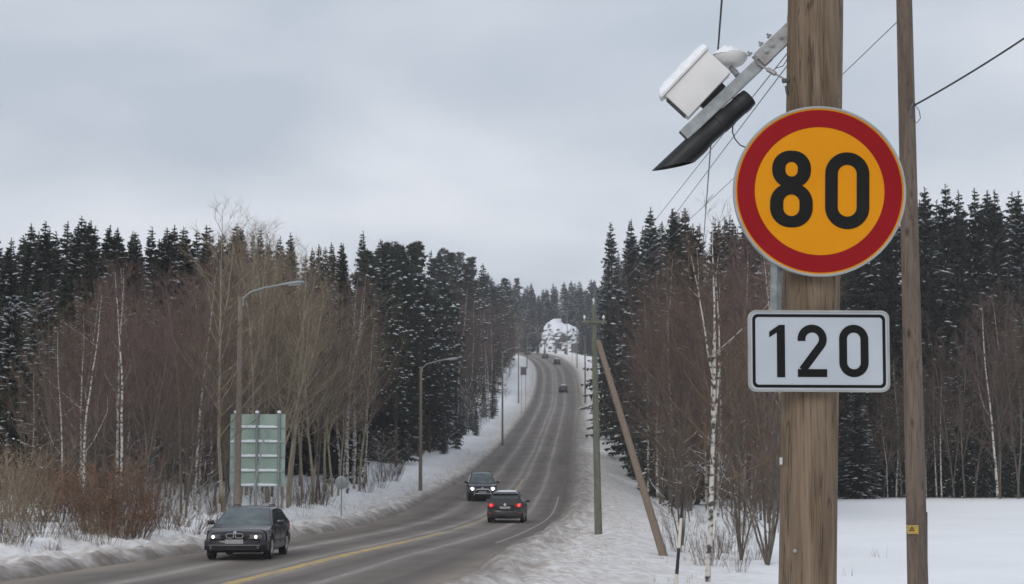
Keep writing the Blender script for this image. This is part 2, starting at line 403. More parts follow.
# ------------------------------------------------------------------ mesh helpers
class MB:
    def __init__(self):
        self.v, self.f = [], []
    def add(self, vs, fs):
        o = len(self.v)
        self.v.extend([tuple(p) for p in vs])
        self.f.extend([tuple(i + o for i in q) for q in fs])
        return self
    def box(self, c, s, rot=None, bevel=0.0):
        sx, sy, sz = (k / 2 for k in s)
        if bevel <= 0:
            vs = [Vector((x, y, z)) for x in (-sx, sx) for y in (-sy, sy) for z in (-sz, sz)]
            fs = [(0, 1, 3, 2), (4, 6, 7, 5), (0, 4, 5, 1), (2, 3, 7, 6), (0, 2, 6, 4), (1, 5, 7, 3)]
        else:
            bm = bmesh.new(); bmesh.ops.create_cube(bm, size=1.0)
            for v in bm.verts: v.co = Vector((v.co.x * s[0], v.co.y * s[1], v.co.z * s[2]))
            bmesh.ops.bevel(bm, geom=list(bm.edges), offset=bevel, segments=2, affect='EDGES', profile=0.6)
            bm.verts.index_update()
            vs = [v.co.copy() for v in bm.verts]; fs = [tuple(v.index for v in f.verts) for f in bm.faces]; bm.free()
        if rot is not None:
            vs = [rot @ p for p in vs]
        c = Vector(c)
        return self.add([p + c for p in vs], fs)
    def tube(self, pts, rad, sides=8, cap=True):
        pts = [Vector(p) for p in pts]
        if not isinstance(rad, (list, tuple)): rad = [rad] * len(pts)
        vs, fs = [], []
        ref = None
        for i, p in enumerate(pts):
            d = (pts[min(i + 1, len(pts) - 1)] - pts[max(i - 1, 0)])
            d = d.normalized() if d.length > 1e-9 else Vector((0, 0, 1))
            if ref is None:
                ref = Vector((1, 0, 0)) if abs(d.x) < 0.8 else Vector((0, 1, 0))
            a = (ref - d * ref.dot(d)).normalized(); ref = a
            b = d.cross(a)
            for k in range(sides):
                t = 2 * math.pi * k / sides
                vs.append(p + (a * math.cos(t) + b * math.sin(t)) * rad[i])
        for i in range(len(pts) - 1):
            for k in range(sides):
                k2 = (k + 1) % sides
                fs.append((i * sides + k, i * sides + k2, (i + 1) * sides + k2, (i + 1) * sides + k))
        if cap:
            fs.append(tuple(range(sides))[::-1])
            fs.append(tuple(range((len(pts) - 1) * sides, len(pts) * sides)))
        return self.add(vs, fs)
    def lathe(self, prof, c, axis=(0, 0, 1), sides=24):
        """prof: list of (radius, height along axis)"""
        ax = Vector(axis).normalized()
        a = ax.orthogonal().normalized(); b = ax.cross(a); c = Vector(c)
        vs, fs = [], []
        for r, h in prof:
            for k in range(sides):
                t = 2 * math.pi * k / sides
                vs.append(c + ax * h + (a * math.cos(t) + b * math.sin(t)) * max(r, 1e-4))
        for i in range(len(prof) - 1):
            for k in range(sides):
                k2 = (k + 1) % sides
                fs.append((i * sides + k, i * sides + k2, (i + 1) * sides + k2, (i + 1) * sides + k))
        fs.append(tuple(range(sides))[::-1]); fs.append(tuple(range((len(prof) - 1) * sides, len(prof) * sides)))
        return self.add(vs, fs)
    def extrude(self, poly, o, ux, uy, depth):
        """closed polygon (2d) in the plane o, ux, uy; solid, depth along -ux x uy"""
        ux, uy, o = Vector(ux).normalized(), Vector(uy).normalized(), Vector(o)
        nrm = ux.cross(uy)
        n = len(poly)
        vs = [o + ux * p[0] + uy * p[1] for p in poly] + [o + ux * p[0] + uy * p[1] - nrm * depth for p in poly]
        fs = [tuple(range(n)), tuple(range(2 * n - 1, n - 1, -1))]
        fs += [(i, i + n, (i + 1) % n + n, (i + 1) % n) for i in range(n)]
        return self.add(vs, fs)
    def ribbon(self, outer, inner, o, ux, uy, depth, closed=True):
        """solid band between two 2d polylines of the same length"""
        ux, uy, o = Vector(ux).normalized(), Vector(uy).normalized(), Vector(o)
        nrm = ux.cross(uy)
        n = len(outer)
        P = lambda q, d: o + ux * q[0] + uy * q[1] - nrm * d
        vs = [P(q, 0) for q in outer] + [P(q, 0) for q in inner] + [P(q, depth) for q in outer] + [P(q, depth) for q in inner]
        fs = []
        for i in range(n if closed else n - 1):
            j = (i + 1) % n
            fs += [(i, j, n + j, n + i), (2 * n + i, 3 * n + i, 3 * n + j, 2 * n + j), (i, 2 * n + i, 2 * n + j, j), (n + i, n + j, 3 * n + j, 3 * n + i)]
        if not closed:
            fs += [(0, n, 3 * n, 2 * n), (n - 1, 3 * n - 1, 4 * n - 1, 2 * n - 1)]
        return self.add(vs, fs)
    def mesh(self, name, m, smooth=False):
        me = bpy.data.meshes.new(name)
        me.from_pydata(self.v, [], self.f)
        me.update()
        if m: me.materials.append(MATS[m])
        if smooth:
            me.polygons.foreach_set('use_smooth', [True] * len(me.polygons))
            try: me.set_sharp_from_angle(angle=R(40))
            except Exception: pass
        return me
    def build(self, name, m, parent=None, smooth=False, origin=None):
        if origin is not None:
            o = Vector(origin)
            self.v = [tuple(Vector(p) - o) for p in self.v]
        ob = bpy.data.objects.new(name, self.mesh(name, m, smooth))
        COL.objects.link(ob)
        if origin is not None: ob.location = origin
        if parent: ob.parent = parent
        return ob

def tag(o, label=None, cat=None, group=None, kind=None):
    if label: o['label'] = label
    if cat: o['category'] = cat
    if group: o['group'] = group
    if kind: o['kind'] = kind
    return o

def empty(name, loc=(0, 0, 0), label=None, cat=None, group=None):
    o = bpy.data.objects.new(name, None)
    o.location = loc
    o.empty_display_size = 0.3
    COL.objects.link(o)
    return tag(o, label, cat, group)

def link(name, me, parent=None):
    o = bpy.data.objects.new(name, me); COL.objects.link(o)
    if parent: o.parent = parent
    return o

def copy_tree(o, parent=None):
    c = o.copy(); COL.objects.link(c); c.parent = parent
    for ch in list(o.children): copy_tree(ch, c)
    return c

# ------------------------------------------------------------------ the road line and the terrain
CD = [-150, -40, -20, 0, 20, 40, 53, 63, 80, 98, 127, 200, 261, 367, 474, 530, 580, 630, 680, 760, 900, 1800]
CX = [-46, -22, -17.5, -13.2, -9.5, -6.3, -4.9, -3.8, -2.5, -1.3, 0.0, 2.4, 4.8, 8.8, 10.0, 7.8, 2.6, -9, -28, -66, -130, -500]
CZ = [0, 0, 0, 0, 0, 0, 0, -0.04, -0.16, -0.12, 0.7, 3.6, 7.8, 17.3, 29.0, 34.5, 38.6, 41.5, 43, 44, 45, 45]
def hermite(xs, ys):
    xs, ys = np.array(xs, float), np.array(ys, float)
    m = np.zeros(len(xs)); dl = np.diff(ys) / np.diff(xs)
    m[1:-1] = (dl[:-1] * np.diff(xs)[1:] + dl[1:] * np.diff(xs)[:-1]) / (np.diff(xs)[1:] + np.diff(xs)[:-1])
    m[0], m[-1] = dl[0], dl[-1]
    xl, yl, ml = xs.tolist(), ys.tolist(), m.tolist()
    import bisect
    def f(x):
        i = min(max(bisect.bisect_right(xl, x) - 1, 0), len(xl) - 2)
        h = xl[i + 1] - xl[i]; t = (x - xl[i]) / h
        t = min(max(t, 0.0), 1.0)
        t2, t3 = t * t, t * t * t
        return (2 * t3 - 3 * t2 + 1) * yl[i] + (t3 - 2 * t2 + t) * h * ml[i] + (-2 * t3 + 3 * t2) * yl[i + 1] + (t3 - t2) * h * ml[i + 1]
    return f
road_x = hermite(CD, CX)
road_z_raw = hermite(CD, CZ)
def road_z(d): return road_z_raw(d)
def lin(xs, ys):
    return lambda x: float(np.interp(x, xs, ys))
half_l = lin([0, 40, 53, 63, 98, 140, 261, 367, 700], [6.2, 5.6, 4.8, 4.7, 5.3, 5.0, 4.4, 3.9, 3.7])
half_r = lin([0, 40, 53, 63, 98, 140, 261, 367, 700], [5.6, 5.0, 4.35, 4.1, 3.9, 4.1, 4.4, 4.6, 4.5])

def nz2(x, y, s, seed=0.0):
    return noise.noise(Vector((x * s, y * s, seed)))

def ground_a(side, a, d):
    """height of the snow, side -1 left / +1 right, a metres outside the road edge, at depth d"""
    h = half_r(d) if side > 0 else half_l(d)
    x = road_x(d) + side * (h + a)
    zr = road_z(d)
    if a < -0.35:
        return x, zr - 0.14
    n1 = nz2(x, d, 0.8, 1.0); n2 = nz2(x, d, 2.6, 5.0); n3 = nz2(x, d, 0.11, 9.0)
    bump = (0.06 * n1 + 0.035 * n2) * sstep(-0.3, 1.0, a) * (1 if d < 150 else 0.6)
    rise = sstep(-0.22 + 0.35 * n1 + 0.15 * n2, 0.42 + 0.35 * n1 + 0.15 * n2, a)
    z = zr - 0.14 + rise * (0.30 + 0.10 * n2)
    ridge = math.exp(-((a - 0.95 - 0.4 * n1) / 0.55) ** 2)
    lump = noise.noise(Vector((x * 1.7, d * 1.1, 21.0)))
    z += ridge * (0.16 + 0.24 * max(-.3, lump)) + 0.10 * lump * sstep(.3, 1.2, a) * sstep(6, 2.5, a)
    if side > 0:
        near = sstep(230, 165, d)
        w = sstep(0.6, 8, a) * near + sstep(8, 45, a) * (1 - near)
        fz = -0.40 + 0.36 * sstep(60, 150, d) + max(0.0, road_z(d - 75))
        z = z * (1 - w) + fz * w
        z += 0.9 * sstep(22, 6, d) * sstep(0.5, 6, a) * sstep(24, 14, a)     # the heap the photographer stands on
        if 6 < a < 16 and 75 < d < 125:                                       # low mound in front of the thicket
            z += 0.45 * math.exp(-((a - 10.5) / 3) ** 2 - ((d - 98) / 14) ** 2)
        z += 7.5 * math.exp(-((x - 17) / 8.0) ** 2 - ((d - 610) / 15.0) ** 2) * sstep(2, 6, a)     # snowy knoll at the bend
        bump *= 1.0 - 0.75 * sstep(10, 18, a)
    else:
        z += 0.55 * sstep(0.8, 5, a) + 0.9 * sstep(4, 16, a) + 4.5 * sstep(14, 110, a)
        bump *= 1.6
    z += bump + 0.25 * n3 * sstep(2, 12, a) * (0.25 if side > 0 else 1.0)
    return x, z

def ground(x, d):
    u = x - road_x(d)
    if u >= 0: return ground_a(1, u - half_r(d), d)[1]
    return ground_a(-1, -u - half_l(d), d)[1]

def build_terrain():
    ds = list(np.arange(-150, 0, 15)) + list(np.arange(0, 30, 1.5)) + list(np.arange(30, 110, 0.45)) + \
        list(np.arange(110, 200, 1.0)) + list(np.arange(200, 420, 2.5)) + list(np.arange(420, 820, 6)) + list(np.arange(820, 1801, 70))
    ar = [-0.6, -0.35] + list(np.arange(-0.2, 3.0, 0.16)) + list(np.arange(3.0, 14, 0.4)) + list(np.arange(14, 60, 1.5)) + \
        list(np.arange(60, 160, 10)) + [180, 220, 280, 360, 480, 640, 900]
    nl = len(ar)
    cols = [(-1, a) for a in reversed(ar)] + [(1, a) for a in ar]
    vs, uvs = [], []
    for d in ds:
        for s, a in cols:
            x, z = ground_a(s, float(a), float(d))
            vs.append((x, float(d), z)); uvs.append((float(a) * (0.55 if s > 0 else 1.25), float(d)))
    nc = len(cols)
    fs = [(i * nc + j, i * nc + j + 1, (i + 1) * nc + j + 1, (i + 1) * nc + j) for i in range(len(ds) - 1) for j in range(nc - 1)]
    me = bpy.data.meshes.new('ground'); me.from_pydata(vs, [], fs); me.update()
    uvl = me.uv_layers.new(name='road')
    idx = np.empty(len(me.loops), dtype=np.int32); me.loops.foreach_get('vertex_index', idx)
    uvl.data.foreach_set('uv', np.array(uvs, dtype=np.float32)[idx].ravel())
    me.materials.append(MATS['snow_ground'])
    me.polygons.foreach_set('use_smooth', [True] * len(me.polygons))
    o = link('ground', me); o['kind'] = 'structure'; o['label'] = 'snow-covered ground and field beside the road'

    ds = list(np.arange(-140, 20, 8)) + list(np.arange(20, 140, 1.0)) + list(np.arange(140, 420, 2.5)) + list(np.arange(420, 900, 5))
    K = 16
    vs, uvs = [], []
    for d in ds:
        d = float(d); hl, hr = half_l(d) + 0.5, half_r(d) + 0.5
        for k in range(K + 1):
            u = -hl + (hl + hr) * k / K
            vs.append((road_x(d) + u, d, road_z(d) + 0.05 * (1 - (u / 5.5) ** 2) - 0.02)); uvs.append((u, d))
    fs = [(i * (K + 1) + j, i * (K + 1) + j + 1, (i + 1) * (K + 1) + j + 1, (i + 1) * (K + 1) + j) for i in range(len(ds) - 1) for j in range(K)]
    me = bpy.data.meshes.new('road'); me.from_pydata(vs, [], fs); me.update()
    uvl = me.uv_layers.new(name='road')
    idx = np.empty(len(me.loops), dtype=np.int32); me.loops.foreach_get('vertex_index', idx)
    uvl.data.foreach_set('uv', np.array(uvs, dtype=np.float32)[idx].ravel())
    me.materials.append(MATS['asphalt'])
    me.polygons.foreach_set('use_smooth', [True] * len(me.polygons))
    o = link('road', me); o['kind'] = 'structure'; o['label'] = 'salted grey winter road climbing the hill'
    return o
road_ob = build_terrain()

def road_surface(u, d): return road_z(d) + 0.05 * (1 - (u / 5.5) ** 2) - 0.02

def stripe(name, u0, w, d0, d1, m, wob=0.0):
    vs, fs = [], []
    n = max(2, int((d1 - d0) / 1.5))
    for i in range(n + 1):
        d = d0 + (d1 - d0) * i / n
        uc = u0 + wob * nz2(d, 0, 0.3, 2)
        for s in (-1, 1):
            u = uc + s * w / 2
            vs.append((road_x(d) + u, d, road_surface(u, d) + 0.006))
    for i in range(n): fs.append((2 * i, 2 * i + 1, 2 * i + 3, 2 * i + 2))
    me = bpy.data.meshes.new(name); me.from_pydata(vs, [], fs); me.update(); me.materials.append(MATS[m])
    o = link(name, me, road_ob)
    return o
stripe('yellow_line', 0.10, 0.36, 25, 62, 'paint_yellow')
stripe('yellow_line', 0.10, 0.24, 62, 74, 'paint_yellow')
stripe('yellow_line', 0.10, 0.13, 78, 150, 'paint_yellow')
stripe('edge_line', 3.35, 0.11, 62, 122, 'paint_white')
for k in range(9):
    d0 = 30 + k * 9.0
    stripe('lane_dash', 1.95, 0.12, d0, d0 + 4.5, 'paint_white')

# ------------------------------------------------------------------ trees
def tri_mesh(name, vs, fs, m):
    me = bpy.data.meshes.new(name); me.from_pydata([tuple(v) for v in vs], [], fs); me.update()
    me.materials.append(MATS[m])
    return me

def spruce_meshes(seed, snow=0.4, H=20.0, width=0.15, low=0.05, pad=1.0):
    r = random.Random(seed)
    tr = MB(); bend = [Vector((r.uniform(-.08, .08), r.uniform(-.08, .08), H * k / 6)) for k in range(7)]
    tr.tube(bend, [0.19 * (1 - k / 6.3) + 0.012 for k in range(7)], 6)
    vs, fs, sv, sf = [], [], [], []
    def tri(a, b, c):
        o = len(vs); vs.extend((a, b, c)); fs.append((o, o + 1, o + 2))
    def lump(c, ax, sd, l, w, h):
        """a little pad of snow: six-sided heap"""
        o = len(sv)
        ring = [c + ax * (l * math.cos(t)) + sd * (w * math.sin(t)) for t in (0, 1.05, 2.1, 3.14, 4.19, 5.24)]
        sv.extend(ring); sv.append(c + Vector((0, 0, h)))
        for k in range(6): sf.append((o + k, o + (k + 1) % 6, o + 6))
        sf.append((o + 5, o + 4, o + 3, o + 2, o + 1, o))
    z = H * low
    ph = 0.0
    lobes = [(r.uniform(0, 6.28), r.uniform(0.75, 1.15)) for _ in range(5)]
    while z < H * 0.985:
        t = z / H
        env = width * H * min(1.0, 0.55 + 2.2 * t) * (1 - t) ** 0.86 + 0.05
        nb = r.choice((5, 6, 6, 7)) if t < 0.9 else 4
        for k in range(nb):
            ph += 2.399 + r.uniform(-.3, .3)
            lob = 1.0
            L = env * r.uniform(0.55, 1.15)
            if r.random() < .04: L *= 1.25
            if L < 0.08: continue
            zb = z + r.uniform(-.28, .28) * min(1, L)
            out = Vector((math.cos(ph), math.sin(ph), 0)); sd = Vector((-out.y, out.x, 0))
            sl = 0.55 - 0.95 * (1 - t) + r.uniform(-.12, .12)
            if t > 0.85: sl = 0.30 + (t - .85) * 2.5 * r.uniform(.5, 1.1)
            droop = 0.22 * (1 - t) + 0.05
            P = lambda s: Vector((0, 0, zb)) + out * (s * L) + Vector((0, 0, sl * s * L - droop * L * (s * s - 0.75 * s ** 4)))
            n = max(3, int(L / 0.30))
            for i in range(n):
                s = 0.12 + 0.88 * (i + r.random() * .6) / n
                p = P(min(s, 1.0))
                w = (0.34 * L * (1 - s) ** 0.7 + 0.17) * r.uniform(.7, 1.2)
                w = min(w, 0.75, .5 * L + .05); q0 = min(.15, .3 * L + .02)
                for q in (-1, 1):
                    tip = p + sd * (q * w) + out * (w * r.uniform(.2, .6)) + Vector((0, 0, -w * r.uniform(.1, .55)))
                    tri(p - out * q0, p + out * q0, tip)
                tri(p - out * q0, p + out * q0 + sd * r.uniform(-.1, .1), p + out * r.uniform(-.05, .15) + sd * r.uniform(-.15, .15) - Vector((0, 0, w * r.uniform(.5, 1.0))))
            e = P(1.0); tri(P(.86) + sd * q0 * .6, P(.86) - sd * q0 * .6, e + out * q0)
            if r.random() < snow * 1.5 * (0.45 + 0.75 * (1 - t) * 1.2) and L > 0.4:
                for i in range(r.choice((1, 2, 2, 3))):
                    s = r.uniform(.42, .98); c = P(s) + Vector((0, 0, 0.03))
                    if noise.noise(c * .55 + Vector((seed, 0, 0))) < -.06: continue
                    lump(c, (out + Vector((0, 0, sl * .6))).normalized(), sd, pad * r.uniform(.09, .26), pad * r.uniform(.06, .15), r.uniform(.04, .10))
        z += r.uniform(0.22, 0.40) * (1.0 if t < .8 else .7)
    # the leader
    for k in range(5):
        a = r.uniform(0, 6.28); o2 = Vector((math.cos(a), math.sin(a), 0)); q = Vector((0, 0, H * .97 + k * .12))
        tri(q, q + Vector((0, 0, .1)), q + o2 * .14 + Vector((0, 0, .16)))
    return tr.mesh('trunk', 'spruce_bark', True), tri_mesh('crown', vs, fs, 'needles'), tri_mesh('snow', sv, sf, 'tree_snow')

def pine_meshes(seed, H=18.0, snow=0.35):
    r = random.Random(seed)
    tr = MB()
    bend = [Vector((r.uniform(-.2, .2) * k / 6, r.uniform(-.2, .2) * k / 6, H * .97 * k / 6)) for k in range(7)]
    tr.tube(bend, [0.17 * (1 - k / 6.6) + 0.015 for k in range(7)], 7)
    vs, fs, sv, sf = [], [], [], []
    z = H * 0.30
    while z < H:
        t = (z - H * .3) / (H * .7)
        env = 2.1 * (0.45 + 0.75 * math.sin(min(1, t * 1.15 + .12) * 2.6)) * (1 if t < .6 else max(.12, (1.02 - t) / .42))
        for k in range(r.choice((2, 3, 3))):
            a = r.uniform(0, 6.28); out = Vector((math.cos(a), math.sin(a), 0)); L = max(.3, env * r.uniform(.5, 1.05))
            p0 = Vector((0, 0, z)); p1 = p0 + out * L + Vector((0, 0, L * r.uniform(.1, .5)))
            tr.tube([p0, (p0 + p1) / 2 - Vector((0, 0, .06 * L)), p1], [.035, .025, .01], 3, False)
            for c in range(r.choice((2, 3, 4))):
                cc = p0.lerp(p1, r.uniform(.5, 1.05)) + Vector((r.uniform(-.35, .35), r.uniform(-.35, .35), r.uniform(-.1, .3)))
                rad = r.uniform(.28, .5)
                for _ in range(20):
                    d = Vector((r.gauss(0, 1), r.gauss(0, 1), r.gauss(.35, .8))).normalized()
                    e = cc + d * rad * r.uniform(.6, 1.1); sdv = d.orthogonal().normalized() * .055
                    o = len(vs); vs.extend((cc + sdv, cc - sdv, e, cc + d * rad * .4 + d.cross(sdv) * 1.6)); fs.append((o, o + 1, o + 2)); fs.append((o, o + 3, o + 2))
                if r.random() < snow:
                    o = len(sv); w = r.uniform(.14, .3); cs = cc + Vector((0, 0, rad * .55))
                    sv.extend([cs + Vector((w * math.cos(q), w * math.sin(q), 0)) for q in (0, 1.26, 2.5, 3.77, 5.0)]); sv.append(cs + Vector((0, 0, .12)))
                    for q in range(5): sf.append((o + q, o + (q + 1) % 5, o + 5))
        z += r.uniform(.28, .5)
    return tr.mesh('trunk', 'pine_bark', True), tri_mesh('crown', vs, fs, 'pine_needles'), tri_mesh('snow', sv, sf, 'tree_snow')

def bare_meshes(seed, H=10.0, bark='birch_bark', twig='twig_purple', nprim=30, t0=0.22, spread=1.0, up=1.0, r0=0.0062, fork=0, twn=5,
                snow=0.0, wob=0.034, droop=0.0, tw=0.010, fk=(.02, .5), fl=.35):
    r = random.Random(seed)
    tr = MB(); br = MB(); sv, sf = [], []
    stems = []
    def path(p, d, L, n, curl, jit):
        pts = [p.copy()]; dd = d.normalized()
        for _ in range(n):
            dd = (dd + Vector((r.gauss(0, jit), r.gauss(0, jit), curl + r.gauss(0, jit * .5)))).normalized()
            pts.append(pts[-1] + dd * (L / n))
        return pts
    def on(pts, s):
        k = min(int(s * (len(pts) - 1)), len(pts) - 2); return pts[k].lerp(pts[k + 1], s * (len(pts) - 1) - k)
    lean = Vector((r.uniform(-wob, wob) * 2, r.uniform(-wob, wob) * 2, 1))
    main = path(Vector((0, 0, -0.15)), lean, H, 12, 0.02, wob)
    stems.append((main, H, r0 * H, t0))
    for k in range(fork):
        s = r.uniform(*fk) if fork > 2 else r.uniform(.3, .55); a = r.uniform(0, 6.28)
        L = H * (1 - s) * r.uniform(.7, .95)
        stems.append((path(on(main, s), Vector((math.cos(a) * fl, math.sin(a) * fl, 1)), L, 8, .05, wob * 1.5), L, r0 * H * (1 - s) * .72, .15))
    for si, (pts, L0, rr, ts) in enumerate(stems):
        n = len(pts) - 1
        tr.tube(pts, [max(.006, rr * (1 - k / n) ** .85 + .004) for k in range(n + 1)], 7 if si == 0 else 5, False)
        npr = int(nprim * (1 if si == 0 else L0 / H * .8))
        for i in range(npr):
            t = ts + (0.985 - ts) * ((i + r.random()) / npr)
            p = on(pts, t); a = i * 2.399 + r.uniform(-.6, .6)
            el = r.uniform(.30, 1.30) * up
            d = Vector((math.cos(a), math.sin(a), el))
            Lp = L0 * spread * (0.33 * (1 - t) ** .8 + 0.07) * r.uniform(.45, 1.25)
            bp = path(p, d, Lp, 4, .12 - droop, .16)
            rb = max(.007, rr * (1 - t) * .38 + .004)
            (tr if rb > (.030 if 'birch' in bark else .010) or r.random() < (.12 if 'birch' in bark else .35) else br).tube(bp, [rb, rb * .8, rb * .6, rb * .42, rb * .2], 3, False)
            if snow and r.random() < snow:
                for q in range(1, 4):
                    c0, c1 = bp[q], bp[q + 1]; o = len(sv); sd = Vector((-(c1 - c0).y, (c1 - c0).x, 0)); sd = sd.normalized() * r.uniform(.010, .028) if sd.length > 1e-5 else Vector((.02, 0, 0))
                    up_ = Vector((0, 0, r.uniform(.015, .04)))
                    sv.extend((c0 - sd, c0 + sd, c1 + sd, c1 - sd, c0 + up_, c1 + up_)); sf.extend(((o, o + 4, o + 5, o + 3), (o + 1, o + 2, o + 5, o + 4), (o, o + 1, o + 4), (o + 2, o + 3, o + 5)))
            ns = max(3, int(Lp / 0.28))
            for j in range(min(ns, 9)):
                s = r.uniform(.2, 1.0); q = on(bp, s); aa = r.uniform(0, 6.28)
                dv = (bp[-1] - bp[0]).normalized()
                d2 = (dv + Vector((math.cos(aa), math.sin(aa), r.uniform(-.2, .9) - droop * 3)) * .75)
                L2 = (Lp * .42 * (1.15 - s) + .18) * r.uniform(.6, 1.2)
                b2 = path(q, d2, L2, 2, .06 - droop, .12); rs = max(.0048, rb * .35)
                br.tube(b2, [rs, rs * .7, rs * .3], 3, False)
                for k in range(twn):
                    s2 = r.uniform(.15, 1.0); e = on(b2, s2); a3 = r.uniform(0, 6.28)
                    d3 = ((b2[-1] - b2[0]).normalized() + Vector((math.cos(a3), math.sin(a3), r.uniform(-.3, .7) - droop * 4)) * .8).normalized()
                    L3 = r.uniform(.18, .5) * (H / 10) ** .5; side = d3.orthogonal().normalized(); side = (side * math.cos(a3) + d3.cross(side) * math.sin(a3)) * tw * .5
                    o = len(br.v); m3 = e + d3 * L3 * .55
                    e2 = m3 + (d3 + Vector((r.gauss(0, .4), r.gauss(0, .4), r.gauss(0, .4)))).normalized() * L3 * .5
                    br.v.extend((tuple(e + side), tuple(e - side), tuple(e + d3 * L3), tuple(m3 + side * .8), tuple(m3 - side * .8), tuple(e2)))
                    br.f.extend(((o, o + 1, o + 2), (o + 3, o + 4, o + 5)))
    ms = [tr.mesh('trunk', bark, True), br.mesh('crown', twig)]
    if snow: ms.append(tri_mesh('snow', sv, sf, 'tree_snow'))
    return tuple(ms)

SPRUCE = [spruce_meshes(100 + k, snow=s, width=w) for k, (s, w) in enumerate(((.45, .15), (.65, .165), (.32, .14), (.8, .175), (.2, .13), (.55, .19)))]
SPRUCE_H = 20.0
HEAVY = [spruce_meshes(150, snow=1.1, width=.17, low=.02, pad=1.7)]
PINE = [pine_meshes(200 + k, snow=s) for k, s in enumerate((.3, .45, .12))]
PINE_H = 18.0
BIRCH = [bare_meshes(300 + k, 10, 'birch_bark', 'twig_purple', 30, .28, .9) for k in range(3)]
ALDER = [bare_meshes(320 + k, 10, 'grey_bark', ('twig_purple', 'twig_brown', 'twig_purple', 'twig_brown')[k], 30, .16, 1.0, fork=(1, 2, 3, 4)[k], r0=.0050) for k in range(4)]
ASPEN = [bare_meshes(340 + k, 14, 'aspen_bark', 'twig_grey', 40, .26, 1.0, up=1.0, fork=(1, 2, 3)[k], r0=.0062) for k in range(3)]
SNOWY = [bare_meshes(360 + k, 8, 'grey_bark', 'twig_brown', 30, .06, 1.25, up=.6, fork=(1, 3)[k], snow=.38, droop=.05, r0=.0048) for k in range(2)]
BARE_H = {'birch': 10.0, 'alder': 10.0, 'aspen': 14.0, 'snowy': 8.0, 'spruce': SPRUCE_H, 'heavy': SPRUCE_H, 'pine': PINE_H}
KIND = {'birch': BIRCH, 'alder': ALDER, 'aspen': ASPEN, 'snowy': SNOWY, 'spruce': SPRUCE, 'pine': PINE, 'heavy': HEAVY}
NAMES = {'birch': 'birch_tree', 'alder': 'alder_tree', 'aspen': 'aspen_tree', 'snowy': 'snowy_thicket_tree', 'spruce': 'spruce_tree', 'heavy': 'spruce_tree', 'pine': 'pine_tree'}

TREES = []
def put_tree(kind, x, d, height, label, group=None, variant=None, sink=0.1, wide=1.0):
    X = at(x, 466, d).x
    z = ground(X, d) - sink
    var = KIND[kind][variant if variant is not None else rng.randrange(len(KIND[kind]))]
    root = empty(NAMES[kind], (X, d, z), label, 'tree', group)
    s = height / BARE_H[kind]
    root.scale = (s * wide, s * wide, s); root.rotation_euler = (0, 0, rng.uniform(0, 6.28))
    link('trunk', var[0], root)
    c = link('crown', var[1], root)
    if len(var) > 2: link('snow', var[2], c)['kind'] = 'stuff'
    TREES.append((X, d))
    return root

def outside(x, d):
    X = at(x, 466, d).x; u = X - road_x(d)
    return (u - half_r(d)) if u > 0 else (-u - half_l(d))

SKY_X = [0, 25, 50, 75, 100, 150, 200, 230, 260, 300, 330, 350, 375, 400, 440, 470, 490, 505, 520, 560, 588, 600, 612, 630, 650, 680, 720, 790, 850, 880, 905, 925, 950, 975, 1000, 1024]
SKY_Y = [230, 226, 221, 218, 222, 228, 226, 224, 226, 238, 244, 238, 240, 247, 244, 256, 268, 280, 284, 283, 272, 232, 222, 218, 205, 208, 206, 205, 200, 192, 195, 192, 182, 190, 190, 184]
def skyline(x): return float(np.interp(x, SKY_X, SKY_Y))

def stand(kinds, x0, x1, n, dmin, dmax, top, label, group, amin=4.0, amax=200, jit=12, minsep=2.2, hmax=27, hmin=3.0, wide=1.0):
    """scatter n trees between two bearings and depths; top(x) gives the crown line on that bearing"""
    done = tries = 0
    while done < n and tries < n * 40:
        tries += 1
        x = x0 + (x1 - x0) * ((tries * 0.61803 + 0.08 * rng.random()) % 1.0); d = dmin(x) if callable(dmin) else dmin
        e = dmax(x) if callable(dmax) else dmax
        d = rng.uniform(d, e)
        a = outside(x, d)
        if a < amin or a > amax: continue
        if 328 < x < 355 and d < 97: continue      # keep the small round sign clear
        X = at(x, 466, d).x
        if any((X - p) ** 2 + (d - q) ** 2 < minsep * minsep for p, q in TREES): continue
        k = rng.choice(kinds)
        yt = top(x) + rng.uniform(-0.25, 1.0) * jit
        h = at(x, yt, d).z - ground(X, d)
        if h < hmin: continue
        h = min(h, hmax * rng.uniform(.92, 1.05))
        put_tree(k, x, d, h, label[k] if isinstance(label, dict) else label, group, wide=wide)
        done += 1
    return done

def first_d(x, a0, lo=40, hi=620):
    d = lo
    while d < hi and outside(x, d) < a0: d += 4
    return d

# left of the road --------------------------------------------------
# named single trees first
put_tree('birch', 84, 60, 7.8, 'leaning white-barked birch standing out of the red shrubs at the left', variant=0)
put_tree('birch', 120, 66, 9.4, 'straight white birch left of the birch-grey bare thicket, tallest pale trunk near the left edge', variant=1)
put_tree('aspen', 225, 78, 13.5, 'tall slim pale tree just left of the green sign panel, rising above the spruces', variant=0)
put_tree('heavy', 8, 80, 10.6, 'snow-laden spruce at the left edge of the picture, reaching low', variant=0)
put_tree('heavy', 33, 86, 11.4, 'snow-laden spruce second from the left edge of the picture', variant=0)

